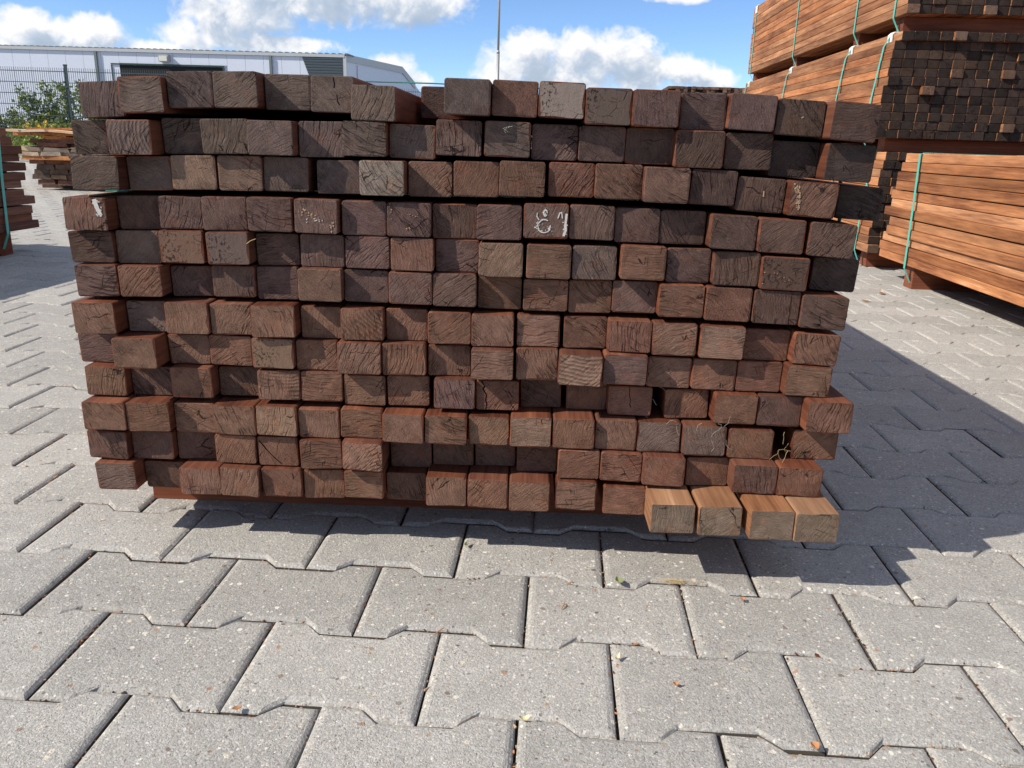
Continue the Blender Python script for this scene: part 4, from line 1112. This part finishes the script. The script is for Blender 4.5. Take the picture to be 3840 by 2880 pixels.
# the pack along the right, seen on its long side; its far end is ragged
def side_pack(label, x, yfar, L, z0, rows, pitch, cols, seed, straps, facing, mats, ends, guard=False):
    rd = random.Random(seed)
    root = empty("timber_pack", (x, yfar, z0)); tag(root, label, "timber pack", GPK)
    ms = [beam_mesh("timber", 0.0566, pitch - 0.0019, L, (M_END, mats), seed * 10 + k, corner=0.003, rim=0) for k in range(5)]
    colw = 0.058
    inner = MB()
    for r in range(rows):
        zc = (rows - 0.5 - r) * pitch
        for c in range(cols):
            if c > 1 and r > 1 and c < cols - 1:
                inner.box((facing * (c + 0.5) * colw, ends[r] - L / 2 - 0.02, zc), (colw - 0.003, L - 0.02, pitch - 0.003))
                continue
            o = bpy.data.objects.new("timber", ms[rd.randrange(5)])
            e = ends[r] if c == 0 else ends[r] + rd.gauss(0, 0.03)
            o.location = (facing * ((c + 0.5) * colw + (rd.uniform(-0.004, 0.004) if c else rd.uniform(-0.008, 0.004))), e - L, zc + rd.uniform(-0.0004, 0.0004))
            o.rotation_euler = (rd.gauss(0, 0.0006), rd.gauss(0, 0.008), 0)
            t = rd.choice(PACK_END_DARK); o.color = (*t, 0.4)
            link(o, root)
    inner.build("inner_timbers", M_DULL, root)['kind'] = 'stuff'
    W, H = cols * colw, rows * pitch
    for sy in straps:
        mb = MB(); e = 0.0115
        mb.strap([(facing * 0.03, sy, -z0 * 0.8), (facing * -e, sy - 0.01, -0.004), (facing * (-e - 0.001), sy, H * 0.5), (facing * -e, sy + 0.02, H - 0.004), (facing * 0.012, sy + 0.022, H + 0.003), (facing * (W + e), sy, H), (facing * (W + e), sy, -0.004)], (0, 1, 0), 0.017, 0.0012)
        mb.build("strap", M_STRAP, root)
        mb = MB(); mb.box((facing * W / 2, sy + 0.015, -z0 / 2 + 0.0005), (W - 0.05, 0.085, z0 - 0.003)); mb.build("bearer", M_BEARER, root)
    return root
side_pack("orange-brown timber pack with one teal strap, lying in front of the tall stack", 1.715, 2.93, 3.2, 0.092, 12, 0.0392, 17, 8, [-0.24, -1.5, -2.75], 1, M_PACK,
          [-0.06, -0.03, 0.01, 0.0, 0.05, 0.04, 0.085, 0.03, 0.02, 0.075, 0.075, 0.07])
side_pack("dark brown timber pack with one teal strap at the picture's left edge", -2.245, 2.80, 3.2, 0.102, 12, 0.0374, 17, 9, [-0.19, -1.4, -2.8], -1, M_DULL,
          [-0.10, -0.07, -0.02, -0.03, 0.0, -0.02, -0.05, -0.04, 0.03, 0.0, 0.0, 0.04])

# ------------------------------------------------------------------ far packs seen over the near pile
timber_pack("distant pack of dark red timbers showing over the near pile's top", GPK, 1.72, 12.0, 3.0, 0.1, 33, 0.0405, 20, 12, [0.6, 2.2], bearer_z=0.095, guard=False,
            keep=lambda r, c: (c in (0, 19) or r < 3), mats=M_DULL, ragged=0.03, end_lit=0.85)

# ------------------------------------------------------------------ stack of rough planks at the back left
def plank_mesh(w, h, L, mat, seed):
    rd = random.Random(seed)
    mb = MB()
    n = 4
    vs = []
    for k in range(n + 1):
        y = L * k / n
        a, b = rd.uniform(-0.08, 0.08) * w, rd.uniform(-0.08, 0.08) * w
        s = rd.uniform(-0.08, 0.08) * h
        vs += [(-w / 2 + a, y, -h / 2 + s), (w / 2 + b, y, -h / 2 + s), (w / 2 * 0.9 + b, y, h / 2 + s), (-w / 2 * 0.9 + a, y, h / 2 + s)]
    fs = [(0, 1, 2, 3), tuple(4 * n + q for q in (3, 2, 1, 0))]
    for k in range(n):
        for q in range(4):
            fs.append((4 * k + q, 4 * k + (q + 1) % 4, 4 * k + 4 + (q + 1) % 4, 4 * k + 4 + q))
    mb.add(vs, fs)
    return mb.mesh("plank", mat)
def plank_stack(label, loc, layers, seed):
    """layers: (z, thickness, x start, x end, plank width, y offset, material, ragged)"""
    rd = random.Random(seed)
    root = empty("plank_stack", loc); tag(root, label, "plank stack", "stacks of rough planks by the fence")
    for (z, th, xa, xb, pw, yo, mat, rag) in layers:
        x = xa
        while x < xb:
            w = pw * rd.uniform(0.75, 1.3)
            o = bpy.data.objects.new("plank", plank_mesh(w * 0.995, th, 2.6, mat, rd.randrange(10 ** 6)))
            o.location = (x + w / 2, yo + rd.uniform(-rag, rag), z + rd.uniform(-0.003, 0.003))
            o.rotation_euler = (rd.gauss(0, 0.004), rd.gauss(0, 0.02), rd.gauss(0, 0.012))
            link(o, root)
            x += w
    for sy in (0.35, 1.9):
        mb = MB(); mb.box((0.75, sy, layers[0][0] - layers[0][1] / 2 - 0.027), (1.6, 0.08, 0.05)); mb.build("bearer", M_BARK, root)
    return root
B, O, Gy, D = M_BARK, M_ORANGE, M_GREY, M_DULL
low = [(0.075, 0.046, 0.10, 1.7, 0.22, 0.02, D, 0.02), (0.121, 0.045, 0.05, 1.7, 0.16, 0.0, B, 0.015), (0.167, 0.045, 0.08, 1.7, 0.16, 0.0, B, 0.015), (0.213, 0.045, 0.11, 1.7, 0.18, 0.0, B, 0.015),
       (0.256, 0.040, 0.06, 1.7, 0.16, 0.01, D, 0.015), (0.294, 0.036, 0.04, 1.7, 0.42, -0.08, O, 0.02)]
plank_stack("stack of dark rough-edged planks in even layers on the paving, behind the brown pack", (-4.80, 6.6, 0.0), low, 21)
mid_l = [(0.326, 0.034, 0.02, 1.7, 0.16, -0.06, Gy, 0.05), (0.366, 0.036, -0.06, 1.7, 0.30, -0.02, M_PALE, 0.04), (0.388, 0.008, -0.05, 1.7, 0.22, -0.02, Gy, 0.06)]
up_l = [(0.408, 0.034, 0.14, 1.7, 0.24, 0.02, D, 0.10), (0.444, 0.034, 0.10, 1.7, 0.30, 0.04, D, 0.12), (0.476, 0.028, 0.22, 1.7, 0.28, 0.0, O, 0.10), (0.504, 0.026, -0.10, 1.7, 0.20, 0.0, O, 0.14), (0.529, 0.020, -0.10, 1.7, 0.26, -0.05, M_PALE, 0.12), (0.549, 0.018, 0.02, 1.7, 0.22, 0.05, O, 0.12)]  # pale layer: sunlight on the upper planks put into the wood colour
def loose_layers(label, loc, layers, seed, base_z):
    rd = random.Random(seed)
    root = empty("plank_stack", loc); tag(root, label, "plank stack", "stacks of rough planks by the fence")
    for (z, th, xa, xb, pw, yo, mat, rag) in layers:
        x = xa
        while x < xb:
            w = pw * rd.uniform(0.75, 1.3)
            o = bpy.data.objects.new("plank", plank_mesh(w * 0.995, th, 2.5, mat, rd.randrange(10 ** 6)))
            o.location = (x + w / 2, yo + rd.uniform(-rag, rag), z - base_z + rd.uniform(-0.004, 0.004))
            o.rotation_euler = (rd.gauss(0, 0.007), rd.gauss(0, 0.035), rd.gauss(0, 0.05))
            link(o, root)
            x += w
    return root
loose_layers("grey weathered planks lying on the stack of dark rough planks", (-4.80, 6.6, 0.31), mid_l, 22, 0.31)
loose_layers("splayed orange and brown sawn planks heaped on the grey weathered planks", (-4.80, 6.6, 0.39), up_l, 23, 0.39)

# ------------------------------------------------------------------ small things on the paving
def small_leaf(name, label, loc, L, W, mat, rz, curl, seed, cat="leaf", group=None):
    rd = random.Random(seed)
    mb = MB(); n = 5; vs = []
    for k in range(n + 1):
        f = k / n
        w = W * math.sin(math.pi * min(max(f, 0.04), 0.97)) ** 0.8 * rd.uniform(0.8, 1.1)
        z = curl * (4 * (f - 0.5) ** 2) * L * 0.5 + 0.0015
        vs += [(f * L - L / 2, -w, z + w * 0.5), (f * L - L / 2, 0, z), (f * L - L / 2, w, z + w * 0.6)]
    fs = []
    for k in range(n):
        for q in range(2):
            fs.append((3 * k + q, 3 * k + q + 1, 3 * k + 4 + q, 3 * k + 3 + q))
    mb.add(vs, fs)
    o = mb.build(name, mat)
    md = o.modifiers.new("thickness", 'SOLIDIFY'); md.thickness = 0.0006
    o.location = loc; o.rotation_euler = (0, 0, rz)
    return tag(o, label, cat, group)
GLF = "fallen leaves on the paving"
small_leaf("fallen_leaf", "small pale green leaf lying on a paver joint before the pile", (0.319, 0.066, 0.001), 0.016, 0.0065, M_GREENLF, 1.9, 0.5, 1, group=GLF)
small_leaf("fallen_leaf", "cream curled leaf on a paver corner, nearest the camera", (0.207, -0.210, 0.001), 0.013, 0.0038, M_CREAM, 0.3, 0.6, 2, group=GLF)
small_leaf("fallen_leaf", "cream twisted leaf lying by a straight paver joint", (0.306, -0.100, 0.001), 0.012, 0.0028, M_CREAM, 1.0, 0.9, 3, group=GLF)
small_leaf("fallen_leaf", "crumpled brown leaf at a joint crossing near the lower right corner", (0.488, -0.222, 0.001), 0.010, 0.006, M_DRYLEAF, 0.4, 0.9, 4, group=GLF)
small_leaf("fallen_leaf", "tiny green sprig in the joint at the edge of the pile's shadow", (0.107, 0.146, 0.0), 0.014, 0.003, M_GREENLF, 1.4, 0.6, 5, group=GLF)
small_leaf("fallen_leaf", "orange dry leaf scrap near a joint in front of the fresh timbers", (0.474, 0.040, 0.001), 0.008, 0.004, M_DRYLEAF, 0.9, 0.7, 6, group=GLF)
small_leaf("fallen_leaf", "rust-coloured leaf scrap on a paver at the lower left", (-0.081, -0.222, 0.001), 0.009, 0.0028, M_DRYLEAF, 0.5, 0.3, 7, group=GLF)
small_leaf("fallen_leaf", "dry orange petal-like scrap lying mid-paver below the green leaf", (0.366, -0.140, 0.001), 0.008, 0.003, M_DRYLEAF, 0.1, 0.8, 8, group=GLF)
small_leaf("wood_chip", "pale wood chip on the sunlit paving beside the orange-brown pack", (1.552, 2.496, 0.002), 0.045, 0.012, M_PALE, 1.2, 0.4, 9, "wood chip", "wood chips on the paving")
small_leaf("wood_chip", "smaller wood chip on the sunlit paving nearer the pile's shadow", (1.42, 2.30, 0.002), 0.035, 0.010, M_PALE, 0.2, 0.3, 10, "wood chip", "wood chips on the paving")
# dry straw in a joint
rs = random.Random(9)
mb = MB()
for k in range(34):
    a = rs.gauss(0, 0.5); L = rs.uniform(0.006, 0.022)
    c = Vector((0.398 + rs.gauss(0, 0.012), 0.076 + rs.gauss(0, 0.0025), 0.0015 + rs.uniform(0, 0.003)))
    dv = Vector((math.cos(a), math.sin(a), rs.gauss(0, 0.08))) * L / 2
    mb.tube([c - dv, c + Vector((0, 0, 0.001)), c + dv], 0.00035, 4)
so = mb.build("straw", M_STRAW); tag(so, "small tuft of dry straw caught in a paver joint before the pile", "straw", kind='thing')
# crumbs of bark and sawdust that gather in the joints
mb = MB()
def joint_points(n):
    out = []
    while len(out) < n:
        r = rs.randrange(-4, 8); c = rs.randrange(-4, 6)
        x0 = c * PL + (PL / 2 if r % 2 == 0 else 0) + (0 if r % 2 == 0 else 0.0)
        y0 = r * PP
        if rs.random() < 0.5:       # straight head joints
            x = c * PL + (0.0 if r % 2 == 0 else PL / 2); y = y0 + rs.uniform(-PW / 2, PW / 2); x += rs.gauss(0, 0.0018)
        else:                       # wavy joints between two rows
            f = rs.uniform(-0.5, 0.5); x = c * PL + (PL / 2 if r % 2 == 0 else 0.0) + f * PL
            a = abs(f) * PL
            yy = PW / 2 if a > 0.06 else (PP - PW / 2 if a < 0.04 else PP - PW / 2 + (a - 0.04) / 0.02 * (PW - PP))
            y = y0 + yy + rs.gauss(0, 0.0018)
        out.append((x, y))
    return out
mats = [M_DRYLEAF, M_RESIN, M_BEARER, M_SAND]
for (x, y) in joint_points(3600):
    s = rs.uniform(0.0006, 0.0019) * (1.5 if rs.random() < 0.1 else 1)
    mb.box((x, y, -0.0062 + rs.uniform(0, 0.004)), (s * rs.uniform(1, 2.6), s, s * 0.6), M=Matrix.Rotation(rs.uniform(0, 6.28), 3, 'Z') @ Matrix.Rotation(rs.gauss(0, 0.5), 3, 'X'), mi=rs.randrange(4))
tag(mb.build("joint_crumbs", mats), kind='stuff')
# stems and twigs lying at joints
GT = "dry twigs in the paver joints"
for k, (x, y, L, a, lab) in enumerate([(0.100, -0.066, 0.018, 1.0, "short brown twig at a joint crossing in the middle of the paving"),
                                       (0.245, 0.005, 0.016, 1.35, "orange stalk bits standing in the straight joint before the pile"),
                                       (0.255, 0.06, 0.010, 0.3, "short rusty twig across the joint nearest the pile's shadow")]):
    mb = MB(); v = Vector((math.cos(a), math.sin(a), 0)) * L / 2; c = Vector((x, y, 0.001))
    mb.tube([c - v, c + Vector((0.001, -0.001, 0.0022)), c + v], [0.0008, 0.0007, 0.0005], 5)
    mb.tube([c, c + Vector((v.y * 0.6, -v.x * 0.6, 0.003))], [0.0006, 0.0004], 5)
    tag(mb.build("twig", M_DRYLEAF), lab, "twig", GT)

# cobwebs and rootlets on the timber ends low on the pile, and stray straws
def threads(name, label, cat, base, n, sx_, sz_, L, r, mat, seed):
    rd = random.Random(seed); mb = MB()
    for k in range(n):
        c = Vector((rd.gauss(0, sx_), rd.uniform(-0.003, 0.0), rd.gauss(0, sz_)))
        a = rd.uniform(0, 6.28); pts = []
        for q in range(4):
            pts.append(c.copy()); a += rd.gauss(0, 0.6)
            c = c + Vector((math.cos(a), rd.gauss(0, 0.1), math.sin(a))) * L * rd.uniform(0.15, 0.35)
        mb.tube(pts, r * rd.uniform(0.6, 1.2), 4)
    o = mb.build(name, mat); o.location = base
    return tag(o, label, cat, kind='thing')
threads("cobweb", "white cobweb threads across two timber ends in the third row up", "cobweb", (0.415, 0.127, 0.196), 8, 0.020, 0.011, 0.020, 0.00022, M_WEB, 3)
threads("cobweb", "dry rootlet and web hanging in the gap beside the bottom rows' last timbers", "cobweb", (0.524, 0.128, 0.180), 6, 0.004, 0.012, 0.024, 0.00028, M_STRAW, 4)
threads("cobweb", "faint web in the dark gap of the fourth row up, near the right end", "cobweb", (0.352, 0.150, 0.222), 6, 0.008, 0.012, 0.020, 0.00018, M_WEB, 5)
threads("cobweb", "pale fluff caught under the top row above a dark timber in the pile", "cobweb", (0.151, 0.129, 0.569), 6, 0.002, 0.002, 0.006, 0.00025, M_WEB, 6)
for k, (x, z, a, lab) in enumerate([(-0.170, 0.424, 0.5, "stray straw caught at the corner of a timber in the fifth row down")]):
    mb = MB(); v = Vector((math.cos(a), 0, math.sin(a))) * 0.007
    mb.tube([-v, Vector((0, -0.001, 0.001)), v], 0.00045, 4)
    o = mb.build("straw", M_STRAW); o.location = (x, 0.122, z); tag(o, lab, "straw", kind='thing')
